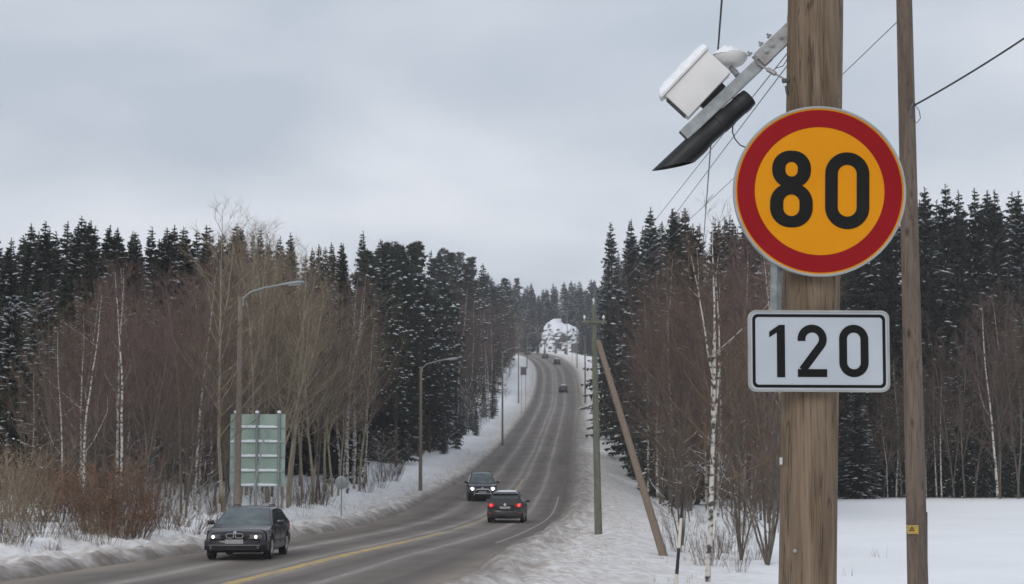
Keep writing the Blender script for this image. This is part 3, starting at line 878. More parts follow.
L_SPRUCE = 'dark snow-dusted spruce in the back row of the left forest'
stand(['spruce'], -12, 240, 56, 108, 150, skyline, {'spruce': L_SPRUCE, 'pine': 'snow-dusted pine in the back row of the left forest'}, 'back row of the left forest', jit=18, minsep=2.3, wide=1.35)
stand(['spruce'], -12, 70, 10, 90, 104, lambda x: 262, 'snowy spruce low at the left end of the forest', 'spruces at the left end of the forest', jit=40)
stand(['alder', 'alder', 'alder', 'birch'], 22, 232, 58, 68, 104, lambda x: float(np.interp(x, [20, 60, 120, 232], [330, 288, 268, 262])),
      {'alder': 'bare purplish-brown alder in the thicket left of the green sign panel', 'birch': 'bare birch with pale trunk in the thicket left of the green sign panel'}, 'bare thicket at the left', jit=42, minsep=1.2, hmax=13)
stand(['aspen', 'aspen', 'alder'], 228, 335, 30, 86, 118, lambda x: float(np.interp(x, [228, 260, 335], [222, 226, 268])),
      {'aspen': 'tall bare grey-brown tree behind the green sign panel', 'alder': 'thin bare alder behind the green sign panel'}, 'bare trees behind the green sign panel', jit=40, minsep=1.3, hmax=17)
stand(['spruce'], 235, 345, 20, 122, 160, skyline, {'spruce': 'dark spruce seen through the bare trees behind the green panel', 'pine': 'pine seen through the bare trees behind the green panel'}, 'conifers behind the bare trees', jit=16, minsep=2.6)
stand(['spruce', 'pine', 'spruce', 'spruce'], 335, 470, 26, lambda x: first_d(x, 9) + 4, lambda x: first_d(x, 9) + 50, skyline,
      {'spruce': 'dark spruce between the two left street lamps', 'pine': 'dark green pine between the two left street lamps'}, 'dark conifers along the left roadside', jit=46, minsep=2.4, wide=1.15)
stand(['birch', 'aspen'], 338, 400, 11, 100, 128, lambda x: 275, {'birch': 'slender pale birch in front of the dark conifers on the left', 'aspen': 'slender bare pale tree in front of the dark conifers on the left'}, 'pale stems before the conifers', jit=50, minsep=1.2)
stand(['pine', 'spruce'], 392, 452, 14, lambda x: first_d(x, 5.5) + 2, lambda x: first_d(x, 5.5) + 26, lambda x: 290,
      {'pine': 'green pine just behind the farther left street lamp', 'spruce': 'low dark spruce just behind the farther left street lamp'}, 'conifers by the farther lamp', jit=60, minsep=2.0)
stand(['alder', 'birch', 'alder'], 448, 512, 34, lambda x: first_d(x, 6) + 6, lambda x: first_d(x, 6) + 90, lambda x: float(np.interp(x, [448, 480, 512], [282, 286, 318])),
      {'alder': 'bare brown tree on the left slope where the road climbs', 'birch': 'bare birch on the left slope where the road climbs'}, 'bare trees on the left slope', jit=34, minsep=1.6, hmax=20)
stand(['snowy', 'snowy', 'spruce'], 436, 506, 20, lambda x: first_d(x, 4), lambda x: first_d(x, 4) + 26, lambda x: float(np.interp(x, [436, 506], [392, 372])),
      {'snowy': 'low snow-covered leafless tree beside the climbing road, left side', 'spruce': 'small snowy spruce beside the climbing road, left side'}, 'snowy roadside thicket on the left', amin=3.0, jit=50, minsep=1.8, hmax=12)
stand(['spruce', 'spruce', 'pine'], 436, 520, 44, lambda x: first_d(x, 8 if x > 462 else 16) + 12, lambda x: first_d(x, 8 if x > 462 else 16) + 110, skyline,
      {'spruce': 'spruce on the hillside above the left slope', 'pine': 'pine on the hillside above the left slope'}, 'hillside conifers on the left', amin=7, jit=18, minsep=2.6, hmax=29, wide=1.3)
stand(['snowy', 'alder'], 100, 340, 26, 72, 96, lambda x: float(np.interp(x, [100, 340], [462, 440])),
      {'snowy': 'low snow-dusted undergrowth tree at the left forest edge', 'alder': 'low bare sapling at the left forest edge'}, 'undergrowth at the left forest edge', amin=4.5, jit=40, minsep=1.0, hmax=6, hmin=1.2)
stand(['snowy', 'alder'], 330, 440, 16, lambda x: first_d(x, 5), lambda x: first_d(x, 5) + 22, lambda x: 432,
      {'snowy': 'low snow-dusted tree below the dark conifers on the left', 'alder': 'bare sapling below the dark conifers on the left'}, 'undergrowth below the left conifers', amin=4.5, jit=50, minsep=1.2, hmax=7, hmin=1.5)

stand(['alder', 'snowy', 'alder'], 50, 345, 40, 84, 108, lambda x: 415,
      {'snowy': 'low snow-dusted tree deep inside the left thicket', 'alder': 'low dense bare alder deep inside the left thicket'}, 'dense understorey of the left forest', amin=10, jit=50, minsep=1.2, hmax=8, hmin=2, wide=1.6)
stand(['spruce', 'pine'], 374, 446, 12, 150, 205, lambda x: skyline(x) - 3, {'spruce': 'tall spruce behind the dark conifers near the farther left lamp', 'pine': 'tall pine behind the dark conifers near the farther left lamp'}, 'tall conifers behind the farther lamp', amin=8, jit=10, minsep=2.0, hmax=29, wide=1.3)
# the far crest ------------------------------------------------------
stand(['spruce'], 498, 612, 48, 632, 760, skyline, {'spruce': 'distant hazy spruce on the crest where the road disappears', 'pine': 'distant hazy pine on the crest where the road disappears'}, 'distant trees on the crest', amin=12, jit=16, minsep=3.0, hmax=32, wide=1.6)
stand(['snowy', 'spruce', 'alder'], 502, 540, 20, 500, 640, lambda x: 318, {'snowy': 'frosty white tree on the bend near the crest', 'spruce': 'spruce on the bend near the crest', 'alder': 'bare tree on the bend near the crest'}, 'trees on the bend near the crest', amin=6, jit=30, minsep=3.0, hmax=20)
stand(['alder', 'birch'], 588, 612, 8, 330, 480, lambda x: 258, {'alder': 'hazy bare tree left of the tall dark spruces, right of the road', 'birch': 'hazy bare birch left of the tall dark spruces, right of the road'}, 'bare trees right of the crest', amin=12, jit=30, minsep=3, hmax=28)

# right of the road --------------------------------------------------
for (x, d, yt, v, lab) in ((612, 235, 221, 0, 'tallest snow-dusted spruce nearest the road on the right, left of the others'),
                           (632, 205, 218, 1, 'second tall snowy spruce right of the road, behind the leaning brace pole'),
                           (652, 188, 206, 3, 'third tall snowy spruce right of the road, highest of the group')):
    put_tree('spruce', x, d, min(29, at(x, yt, d).z - ground(at(x, yt, d).x, d)), lab, variant=v, wide=1.1)
stand(['spruce'], 604, 700, 22, lambda x: first_d(x, 8, 120), lambda x: first_d(x, 8, 120) + 110, skyline, 'tall snow-dusted spruce on the slope right of the road', 'tall spruces right of the road', amin=7, jit=26, minsep=2.8, hmax=29, wide=1.2)
stand(['spruce', 'spruce'], 606, 690, 14, lambda x: first_d(x, 6.5, 110), lambda x: first_d(x, 6.5, 110) + 40, lambda x: 360, 'low spruce at the foot of the tall ones right of the road', 'low spruces right of the road', amin=5.5, jit=50, minsep=2.0, hmax=11)
stand(['spruce'], 690, 800, 18, 140, 185, skyline, 'spruce behind the bare thicket right of the road', 'spruces behind the right thicket', jit=24, minsep=2.8, hmax=29)
stand(['alder', 'alder', 'birch'], 628, 800, 54, lambda x: float(np.interp(x, [628, 680, 740, 800], [140, 110, 84, 84])), lambda x: float(np.interp(x, [628, 680, 740, 800], [172, 150, 128, 128])),
      lambda x: float(np.interp(x, [628, 650, 700, 800], [300, 262, 232, 236])), {'alder': 'bare purplish-brown alder in the thicket right of the road', 'birch': 'bare birch with pale stem in the thicket right of the road'}, 'bare thicket right of the road', amin=6, jit=60, minsep=1.3, hmax=19)
stand(['snowy', 'alder'], 640, 800, 24, lambda x: float(np.interp(x, [640, 700, 800], [110, 86, 70])), lambda x: float(np.interp(x, [640, 700, 800], [130, 108, 105])), lambda x: 410,
      {'snowy': 'low snow-laden leafless tree at the foot of the right thicket', 'alder': 'bare sapling at the foot of the right thicket'}, 'undergrowth of the right thicket', amin=6, jit=50, minsep=1.1, hmax=7, hmin=1.5)
stand(['spruce'], 790, 1030, 42, 156, 188, skyline, 'tall snow-dusted spruce in the wall of trees beyond the field', 'wall of spruces beyond the field', jit=22, minsep=2.5, hmax=30, wide=1.2)
stand(['spruce'], 830, 1030, 20, 150, 158, lambda x: 330, 'low dark spruce at the far edge of the snowy field', 'low spruces at the field edge', jit=90, minsep=1.8, hmax=15, hmin=3)
stand(['alder', 'birch', 'alder'], 838, 1040, 40, 147, 154, lambda x: float(np.interp(x, [838, 930, 965, 1040], [400, 350, 292, 276])),
      {'alder': 'bare brown alder at the far edge of the snowy field', 'birch': 'bare birch with pale stem at the far edge of the snowy field'}, 'bare trees at the field edge', jit=60, minsep=1.0, hmax=19, hmin=3)
put_tree('birch', 997, 144, 16.5, 'forked pale birch at the far edge of the field, right of the thinner wooden pole', variant=2)
put_tree('heavy', 858, 146, 9.0, 'small rounded spruce heavy with snow at the field edge between the poles', variant=0, wide=1.7)

# the near birch and the alder clump right of the road
near_birch = bare_meshes(417, 9.6, 'birch_bark', 'twig_brown', 26, .26, .95, fork=3, r0=.0076, wob=.028, tw=.009, fk=(.35, .6), fl=.22)
KIND['near'] = [near_birch]; BARE_H['near'] = 9.6; NAMES['near'] = 'birch_tree'
put_tree('near', 706, 46, 9.7, 'near white birch with mottled trunk in front of the right thicket', variant=0)
clump = bare_meshes(423, 8.5, 'grey_bark', 'twig_brown', 22, .3, .9, fork=7, r0=.0062, wob=.045, tw=.010, fk=(.0, .03), fl=.22)
KIND['clump'] = [clump, bare_meshes(424, 8.5, 'grey_bark', 'twig_brown', 22, .3, .9, fork=5, r0=.0060, wob=.045, tw=.010, fk=(.0, .03), fl=.22)]; BARE_H['clump'] = 8.5; NAMES['clump'] = 'alder_tree'
put_tree('clump', 766, 56, 8.6, 'dark many-stemmed alder in the snow just left of the thick sign pole', variant=0)
put_tree('clump', 740, 58, 7.6, 'dark many-stemmed alder between the near birch and the thick sign pole', variant=1)
put_tree('clump', 682, 66, 6.2, 'thin dark alder left of the near white birch', variant=1)

# ------------------------------------------------------------------ shrubs, weeds
def shrub_mesh(seed, h, n, mname, leaf=0.0):
    r = random.Random(seed); b = MB()
    for i in range(n):
        a = r.uniform(0, 6.28); q = r.uniform(0, .35) * h
        p = Vector((math.cos(a) * q, math.sin(a) * q, -.05)); d = Vector((math.cos(a) * r.uniform(.1, .6), math.sin(a) * r.uniform(.1, .6), 1)).normalized()
        L = h * r.uniform(.5, 1.05); m = p + d * L * .5; e = m + (d + Vector((r.gauss(0, .15), r.gauss(0, .15), .1))).normalized() * L * .5
        b.tube([p, m, e], [.008, .006, .002], 3, False)
        for k in range(12):
            s = r.uniform(.25, 1); c = p.lerp(m, s * 2) if s < .5 else m.lerp(e, s * 2 - 1)
            dd = (d + Vector((r.gauss(0, .6), r.gauss(0, .6), r.gauss(.1, .3)))).normalized(); l3 = r.uniform(.1, .34) * h
            sd = dd.orthogonal().normalized() * .0045; o = len(b.v)
            b.v.extend((tuple(c + sd), tuple(c - sd), tuple(c + dd * l3))); b.f.append((o, o + 1, o + 2))
            if r.random() < leaf:
                c2 = c + dd * l3 * r.uniform(.4, 1); o = len(b.v); s1 = Vector((r.gauss(0, 1), r.gauss(0, 1), r.gauss(0, 1))).normalized() * .045; s2 = s1.orthogonal().normalized() * .03
                b.v.extend((tuple(c2 - s1), tuple(c2 + s2), tuple(c2 + s1), tuple(c2 - s2))); b.f.append((o, o + 1, o + 2, o + 3))
    return b.mesh('twigs', mname)
SHRUBS = [shrub_mesh(500, 1.6, 46, 'dry_leaf', .45), shrub_mesh(501, 1.6, 34, 'shrub_red'), shrub_mesh(502, 1.6, 30, 'twig_brown'), shrub_mesh(503, 1.6, 26, 'twig_grey')]
def put_shrub(x, d, h, v, label, group=None, wide=1.0):
    X = at(x, 466, d).x; s = h / 1.6
    o = link('shrub', SHRUBS[v]); o.location = (X, d, ground(X, d)); o.scale = (s * wide, s * wide, s); o.rotation_euler = (0, 0, rng.uniform(0, 6.28))
    return tag(o, label, 'shrub', group)
put_shrub(124, 56, 1.5, 0, 'low rust-red shrub with dry leaves in the snow at the left roadside', wide=1.5)
put_shrub(100, 58, 2.0, 0, 'reddish shrub behind the low rust-red one at the left roadside', wide=1.3)
for i in range(22):
    x = -4 + 9.6 * i + rng.uniform(-4, 4); d = first_d(x, rng.uniform(1.3, 2.6)) + rng.uniform(0, 2)
    put_shrub(x, d, rng.uniform(.5, 1.3), rng.choice((1, 2, 3, 3)), 'thin dry shrub at the near edge of the left snow verge', 'shrubs on the left verge', rng.uniform(.9, 1.5))
for i in range(30):
    x = rng.uniform(-5, 205); d = rng.uniform(54, 72)
    if outside(x, d) < 2.6: continue
    put_shrub(x, d, rng.uniform(0.7, 2.9) ** 1.0, rng.choice((1, 2, 3, 2, 3)), 'brown leafless shrub among those below the left thicket', 'shrubs below the left thicket', rng.uniform(.9, 1.5))
for i in range(20):
    x = rng.uniform(205, 400); d = first_d(x, 3.2) + rng.uniform(0, 9)
    if 322 < x < 360: continue
    put_shrub(x, d, rng.uniform(.7, 1.7), rng.choice((1, 2, 2)), 'thin brown shrub in the snow bank below the left trees', 'shrubs in the left snow bank', rng.uniform(.9, 1.3))
for i in range(13):
    x = rng.uniform(655, 775); d = rng.uniform(50, 95)
    if outside(x, d) < 5: continue
    put_shrub(x, d, rng.uniform(.5, 1.5), 2, 'thin brown shrub in the snow below the right thicket', 'shrubs below the right thicket', rng.uniform(.8, 1.2))

def weeds():
    b = MB(); r = random.Random(77)
    def stalk(x, d, h):
        p = Vector((x, d, ground(x, d) - .02)); t = p + Vector((r.gauss(0, .25) * h, r.gauss(0, .25) * h, h)); w = .006
        o = len(b.v); b.v.extend(((p.x - w, p.y, p.z), (p.x + w, p.y, p.z), tuple(t))); b.f.append((o, o + 1, o + 2))
    for i in range(420):
        x = r.uniform(560, 700); d = r.uniform(42, 110); X = at(x, 466, d).x
        if nz2(X, d, .35, 4) < .05: continue
        if outside(x, d) < 1.5: continue
        for k in range(r.choice((1, 2, 4))): stalk(X + r.gauss(0, .12), d + r.gauss(0, .1), r.uniform(.05, .22))
    for i in range(320):
        x = r.uniform(0, 470); d = first_d(x, 1.5) + r.uniform(0, 16); X = at(x, 466, d).x
        for k in range(r.choice((1, 2, 4))): stalk(X + r.gauss(0, .1), d + r.gauss(0, .1), r.uniform(.1, .5))
    for (x, d) in ((878, 60), (872, 61), (848, 50)):
        for k in range(4): stalk(at(x, 466, d).x + r.gauss(0, .1), d, r.uniform(.2, .5))
    o = b.build('dry_weeds', 'straw'); tag(o, 'dry straw-coloured weeds poking through the snow', 'weeds', kind='stuff')
weeds()

# ------------------------------------------------------------------ the sign pole in front
D0 = 6.83
p_lo = at(806.0, 466 + (EYE - 0.35) * F / D0 / 1.02, D0); p_lo.z = 0.35
p_lo.x = at(807.5, 584, D0).x + (at(807.5, 584, D0).x - at(815.5, 0, D0).x) * (at(807.5, 584, D0).z - 0.35) / (at(815.5, 0, D0).z - at(807.5, 584, D0).z)
p_hi = at(815.5, 0, D0); dirp = (p_hi - p_lo).normalized(); p_hi = p_lo + dirp * 8.6
sign_pole = empty('utility_pole', p_lo, 'thick brown wooden pole carrying the round 80 sign and the detector arm', 'pole')
def up_pole(z): return p_lo + dirp * ((z - p_lo.z) / dirp.z)
m = MB()
n = 40
pts = [p_lo + dirp * (8.6 * k / n) for k in range(n + 1)]
m.tube(pts, [0.109 - 0.006 * k / n + 0.0012 * nz2(k * .7, 0, 1, 3) for k in range(n + 1)], 40)
m.build('shaft', 'wood_pole', sign_pole, True, None).matrix_parent_inverse = Matrix.Translation(-p_lo)
def onto(o, root):
    o.parent = root; o.matrix_parent_inverse = Matrix.Translation(-Vector(root.location)); return o
q = at(781, 461, D0 - .05)
m = MB().box(q, (.016, .004, .026), Matrix.Rotation(R(-70), 3, 'Z'), 0.0); onto(m.build('tag_plate', 'tag_white'), sign_pole)
for (x, y) in ((795, 551), (832, 432), (833, 439)):
    q = at(x, y, D0 - .108 * math.sqrt(max(0.02, 1 - ((x - 809) / 29.0) ** 2)))
    m = MB().lathe([(.0, -.004), (.008, -.004), (.008, .002), (.004, .004)], q, (0, -1, 0), 10); onto(m.build('nail', 'galvanised'), sign_pole)

# ------------------------------------------------------------------ round sign 80
SD = 6.675
def circle(r, n=72): return [(r * math.cos(2 * math.pi * k / n), r * math.sin(2 * math.pi * k / n)) for k in range(n)]
sc_ = at(819.5, 191, SD); PXM = (at(820, 191, SD) - at(819, 191, SD)).length      # metres per pixel at the sign
roll = R(1.2); ux = Vector((math.cos(roll), 0, -math.sin(roll))); uy = Vector((math.sin(roll), 0, math.cos(roll)))
yaw = Matrix.Rotation(R(-1.5), 3, 'Z'); ux, uy = yaw @ ux, yaw @ uy
nf = ux.cross(uy)
sign80 = empty('speed_limit_sign', sc_, 'round orange speed sign with red ring reading 80 on the thick pole', 'sign')
Rs = 86.0 * PXM
def sp(o): return onto(o, sign80)
m = MB(); m.extrude(circle(Rs - .012), sc_, ux, uy, .003); sp(m.build('back_plate', 'sign_rim'))
m = MB(); m.ribbon(circle(Rs), circle(Rs - .0085), sc_ + nf * .004, ux, uy, .030); sp(m.build('rim', 'sign_rim', None, True))
m = MB(); m.ribbon(circle(Rs - .0087), circle(Rs * .955), sc_ + nf * .0012, ux, uy, .001); sp(m.build('outer_band', 'sign_orange'))
m = MB(); m.ribbon(circle(Rs * .955), circle(Rs * .752), sc_ + nf * .0024, ux, uy, .002); sp(m.build('red_ring', 'sign_red'))
m = MB(); m.extrude(circle(Rs * .7515), sc_ + nf * .0012, ux, uy, .001); sp(m.build('face', 'sign_orange'))

def stadium(w, h, n=14, r=None):
    r = min(w / 2, h / 2) if r is None else r
    pts = []
    for cx_, cy_, a0 in ((w / 2 - r, h / 2 - r, 0), (-(w / 2 - r), h / 2 - r, 90), (-(w / 2 - r), -(h / 2 - r), 180), (w / 2 - r, -(h / 2 - r), 270)):
        for k in range(n + 1):
            t = R(a0 + 90 * k / n); pts.append((cx_ + r * math.cos(t), cy_ + r * math.sin(t)))
    return pts
def shift(p, dx, dy): return [(a + dx, b + dy) for a, b in p]
def digit(root, o, ux, uy, ch, cx_, cy_, w, h, st, m='sign_black', lift=.0034):
    nf = ux.cross(uy); oo = o + nf * lift
    mb = MB()
    if ch == '0':
        mb.ribbon(shift(stadium(w, h), cx_, cy_), shift(stadium(w - 2 * st, h - 2 * st), cx_, cy_), oo, ux, uy, .001)
    elif ch == '8':
        h1, h2 = h * .485, h * .575
        w1 = w * .91
        c1, c2 = cy_ + h / 2 - h1 / 2, cy_ - h / 2 + h2 / 2
        mb.ribbon(shift(stadium(w1, h1, 14, w1 * .46), cx_, c1), shift(stadium(w1 - 2 * st, h1 - 1.72 * st, 14), cx_, c1), oo, ux, uy, .001)
        mb.ribbon(shift(stadium(w, h2, 14, w * .47), cx_, c2), shift(stadium(w - 2 * st, h2 - 1.72 * st, 14), cx_, c2), oo + nf * .0004, ux, uy, .001)
    elif ch == '1':
        poly = [(w / 2, h / 2), (w / 2, -h / 2), (w / 2 - st, -h / 2), (w / 2 - st, h / 2 - st * .95), (-w / 2, h / 2 - st * 1.55), (-w / 2, h / 2 - st * .85), (w / 2 - st * .7, h / 2)]
        mb.extrude(shift(poly[::-1], cx_, cy_), oo, ux, uy, .001)
    elif ch == '2':
        r_ = w / 2 - st / 2; cen = (0, h / 2 - w / 2)
        cl = [(cen[0] + r_ * math.cos(R(t)), cen[1] + r_ * math.sin(R(t))) for t in range(190, -36, -10)]
        cl.append((-w / 2 + st * .62, -h / 2 + st * .9))
        out_, in_ = [], []
        for i, p in enumerate(cl):
            a = Vector(cl[max(i - 1, 0)]); b = Vector(cl[min(i + 1, len(cl) - 1)]); t = (b - a).normalized(); nn = Vector((-t.y, t.x))
            if i == 0: nn = Vector((-1, 0))
            if i == len(cl) - 1: nn = Vector((.80, -.60)) if False else Vector((t.y * -1, t.x))
            out_.append(tuple(Vector(p) + nn * st / 2)); in_.append(tuple(Vector(p) - nn * st / 2))
        mb.ribbon(shift(out_, cx_, cy_), shift(in_, cx_, cy_), oo, ux, uy, .001, closed=False)
        mb.extrude(shift([(w / 2, -h / 2), (w / 2, -h / 2 + st), (-w / 2, -h / 2 + st), (-w / 2, -h / 2)][::-1], cx_, cy_), oo + nf * .0004, ux, uy, .001)
    return onto(mb.build('digit', m), root)
digit(sign80, sc_, ux, uy, '8', (791.5 - 819.5) * PXM, 1.5 * PXM, 42.5 * PXM, 77.5 * PXM, 13.2 * PXM)
digit(sign80, sc_, ux, uy, '0', (847 - 819.5) * PXM, 0.7 * PXM, 44 * PXM, 77.5 * PXM, 12.6 * PXM)
for z in (.17, -.17):                                   # clamps that hold the disc to the pole
    m = MB(); c = sc_ + uy * z; c = Vector((up_pole(c.z).x, D0, c.z))
    for k in (-1, 1): m.box((sc_.x + k * .09, (SD + D0) / 2 + .02, c.z), (.03, abs(D0 - SD) + .02, .035))
    sp(m.build('bracket', 'galvanised'))
m = MB(); a = at(776.3, 252, SD + .05); b = at(775.6, 330, SD + .05); m.tube([a, b], .0215, 4); sp(m.build('mounting_bar', 'galvanised'))

# ------------------------------------------------------------------ plate 120
pc = at(819, 351, SD); r2 = R(0.25)
vx = Vector((math.cos(r2), 0, -math.sin(r2))); vy = Vector((math.sin(r2), 0, math.cos(r2)))
plate120 = empty('distance_plate', pc, 'white rectangular plate with black border reading 120 below the round sign', 'sign')
W1, H1 = 140 * PXM, 81 * PXM; nf1 = vx.cross(vy)
def pp(o): return onto(o, plate120)
m = MB(); m.extrude(stadium(W1 - .01, H1 - .01, 8, .024), pc, vx, vy, .003); pp(m.build('face', 'sign_white'))
m = MB(); m.ribbon(stadium(W1, H1, 8, .030), stadium(W1 - .016, H1 - .016, 8, .024), pc + nf1 * .003, vx, vy, .024); pp(m.build('rim', 'sign_rim', None, True))
m = MB(); m.ribbon(stadium(W1 - .030, H1 - .030, 8, .020), stadium(W1 - .052, H1 - .052, 8, .012), pc + nf1 * .0016, vx, vy, .001); pp(m.build('border', 'sign_black'))
digit(plate120, pc, vx, vy, '1', (777.5 - 819) * PXM, -0.2 * PXM, 15.5 * PXM, 52 * PXM, 8.0 * PXM, lift=.0016)
digit(plate120, pc, vx, vy, '2', (812.3 - 819) * PXM, 0.2 * PXM, 29 * PXM, 52 * PXM, 7.8 * PXM, lift=.0016)
digit(plate120, pc, vx, vy, '0', (853.5 - 819) * PXM, 0.2 * PXM, 29 * PXM, 52 * PXM, 7.8 * PXM, lift=.0016)
m = MB()
for k in (-1, 1): m.box((pc.x + k * .09, (SD + D0) / 2 + .02, pc.z), (.03, abs(D0 - SD) + .02, .035))
pp(m.build('bracket', 'galvanised'))

# ------------------------------------------------------------------ detector arm with camera box, dome and black tube
AD = 6.86
def A(x, y, d=AD): return at(x, y, d)
arm_root = empty('mounting_arm', A(789, 32), 'galvanised steel arm slanting down from the thick pole with bolted bracket', 'bracket')
def ar(o): return onto(o, arm_root)
a0, a1 = A(765, 51), A(679.5, 132)
axr = (a1 - a0).normalized(); per = Vector((0, 1, 0)); prp = axr.cross(per).normalized()
if prp.z < 0: prp = -prp
rotA = Matrix((axr, per, prp)).transposed()
L = (a1 - a0).length
m = MB()                                            # open C rail
m.box((a0 + a1) / 2 + prp * .004 * 0, (L, .044, .003), rotA)
m.box((a0 + a1) / 2 + per * .021 - prp * .022, (L, .003, .041), rotA)
m.box((a0 + a1) / 2 - per * .021 - prp * .022, (L, .003, .041), rotA)
m.box((a0 + a1) / 2 - per * .014 - prp * .0435, (L, .012, .003), rotA)
m.box((a0 + a1) / 2 + per * .014 - prp * .0435, (L, .012, .003), rotA)
ar(m.build('rail', 'galvanised'))
b0, b1 = A(789, 28), A(757, 58); m = MB()
mid = (b0 + b1) / 2
m.box(mid - per * .030 - prp * .012, ((b1 - b0).length + .012, .005, .062), rotA, .0015)
m.box(mid + per * .030 - prp * .012, ((b1 - b0).length + .012, .005, .062), rotA, .0015)
m.box(b0 + Vector((.004, 0, -.010)), (.012, .075, .135), None, .002)
ar(m.build('bracket_plate', 'galv_rust'))
for k, (x, y) in enumerate(((781, 34), (766, 48), (772, 42))):
    m = MB(); m.lathe([(.010, 0), (.010, .007), (.0045, .0075), (.0045, .014)], A(x, y + 3, AD - .033), (0, -1, 0), 6); ar(m.build('bolt', 'galv_rust'))
for k, (x, y) in enumerate(((762, 45), (770, 37), (751, 55))):
    c = A(x, y); m = MB(); m.lathe([(.010, 0), (.010, .008), (.0045, .0085), (.0045, .018)], c, prp, 6); ar(m.build('bolt', 'galv_rust'))
m = MB(); t0_, t1_ = A(758, 64, AD - .03), A(786, 80, AD - .07)
m.tube([t0_, t0_.lerp(t1_, .3), t0_.lerp(t1_, .34), t0_.lerp(t1_, .62), t0_.lerp(t1_, .66), t1_], [.0035, .0035, .009, .009, .0035, .0035], 8)
m.tube([A(758, 64, AD - .03), A(756, 60, AD - .03), A(758, 58, AD - .03)], .0035, 6)
ar(m.build('turnbuckle', 'galv_rust'))
m = MB(); m.tube([A(783, 81, AD - .07), A(789, 80, AD - .06), A(793, 80, AD - .04)], [.010, .008, .005], 8); m.tube([A(786, 86, AD - .07), A(787, 93, AD - .06), A(790, 96, AD - .05)], [.005, .005, .004], 6)
ar(m.build('eye_bolt', 'steel_dark'))
m = MB(); m.tube([A(776, 68, AD - .05), A(783, 66, AD - .06), A(788, 58, AD - .05), A(790, 50, AD - .04)], .0018, 5); ar(m.build('tie_wire', 'wire_black'))

# white camera box above the rail
box_root = empty('camera_box', A(700, 110), 'white weatherproof camera box with snow on its lid above the slanting arm', 'camera')
def bx_(o): return onto(o, box_root)
c0 = A(697.5, 85.5, AD + .02)
lx = (A(727, 74) - A(685, 118)).length; lz = (A(666, 92) - A(685, 118)).length
ax2 = (A(727, 74) - A(685, 118)).normalized(); pz = (A(666, 92) - A(685, 118)); pz = (pz - ax2 * pz.dot(ax2)).normalized(); py = pz.cross(ax2).normalized()
rotB = Matrix((ax2, py, pz)).transposed() @ Matrix.Rotation(R(-7), 3, 'Z')
m = MB(); m.box(c0, (lx, .13, lz), rotB, .006); bx_(m.build('housing', 'white_plastic', None, True))
m = MB(); m.box(c0 - ax2 * .003 + pz * (lz / 2 + .005), (lx + .022, .15, .010), rotB, .003); bx_(m.build('lid', 'white_plastic', None, True))
m = MB(); m.box(c0 - ax2 * (lx / 2 + .003), (.006, .105, lz * .8), rotB, .002); bx_(m.build('front_window', 'car_glass'))
m = MB(); m.box(c0 - pz * (lz / 2 + .010) + ax2 * .01, (lx * .5, .05, .020), rotB); bx_(m.build('foot', 'black_plastic'))
def snow_blanket(o, ex, ey, ez, sx, sy, th, seed, nx=34, ny=14):
    vs, fs = [], []
    for i in range(nx + 1):
        for j in range(ny + 1):
            u, v = i / nx * 2 - 1, j / ny * 2 - 1
            edge = max(0.0, 1 - max(abs(u), abs(v)) ** 5) ** .5
            nn = noise.noise(Vector((u * 5 + seed, v * 3, seed))) * .5 + noise.noise(Vector((u * 13, v * 8, seed))) * .3
            h = th * edge * (1 + .5 * nn)
            wob = 1 + .05 * noise.noise(Vector((u * 4, v * 4, seed + 3)))
            vs.append(o + ex * (u * sx * wob) + ey * (v * sy * wob) + ez * (h - .002))
    W = ny + 1
    for i in range(nx):
        for j in range(ny): fs.append((i * W + j, (i + 1) * W + j, (i + 1) * W + j + 1, i * W + j + 1))
    k = len(vs); 
    vs += [p - ez * .004 if False else o + ex * ((i / nx * 2 - 1) * sx) + ey * ((j / ny * 2 - 1) * sy) - ez * .002 for i in range(nx + 1) for j in range(ny + 1)]
    for i in range(nx):
        for j in range(ny): fs.append((k + i * W + j, k + i * W + j + 1, k + (i + 1) * W + j + 1, k + (i + 1) * W + j))
    return MB().add(vs, fs)
rb = rotB
m = snow_blanket(c0 + pz * (lz / 2 + .010) - ax2 * .004, rb @ Vector((1, 0, 0)), rb @ Vector((0, 1, 0)), rb @ Vector((0, 0, 1)), lx / 2 + .012, .075, .030, 2.0)
bx_(m.build('snow_cap', 'device_snow', None, True))

# white dome behind the box
dome_c = A(730.5, 59, AD + .06)
dome = empty('antenna_dome', A(733, 66, AD + .06), 'white bowl-shaped dome with a cap of snow beside the camera box', 'antenna')
m = MB(); tilt = Vector((-.03, .12, 1)).normalized()
m.lathe([(.020, -.030), (.036, -.028), (.050, -.020), (.062, -.006), (.0675, .004), (.068, .010), (.064, .014), (.02, .016)], dome_c, tilt, 32); onto(m.build('bowl', 'white_plastic', None, True), dome)
m = MB(); vs = []
for i in range(9):
    for k in range(32):
        t = 2 * math.pi * k / 32; rr = .068 * (1 - i / 8) ** .6 if i else .067
        h = .014 + .030 * math.sin(i / 8 * math.pi / 2) * (1 + .35 * noise.noise(Vector((math.cos(t) * 2, math.sin(t) * 2, i * .4))))
        vs.append(dome_c + Vector((rr * math.cos(t) - .006, rr * math.sin(t), h)))
fs = [(i * 32 + k, i * 32 + (k + 1) % 32, (i + 1) * 32 + (k + 1) % 32, (i + 1) * 32 + k) for i in range(8) for k in range(32)]
m.add(vs, fs + [tuple(range(32))[::-1]]); onto(m.build('snow_cap', 'device_snow', None, True), dome)
m = MB(); m.tube([dome_c - tilt * .04, A(735, 72, AD + .03), A(738, 76, AD)], .012, 10); onto(m.build('stem', 'galvanised', None, True), dome)

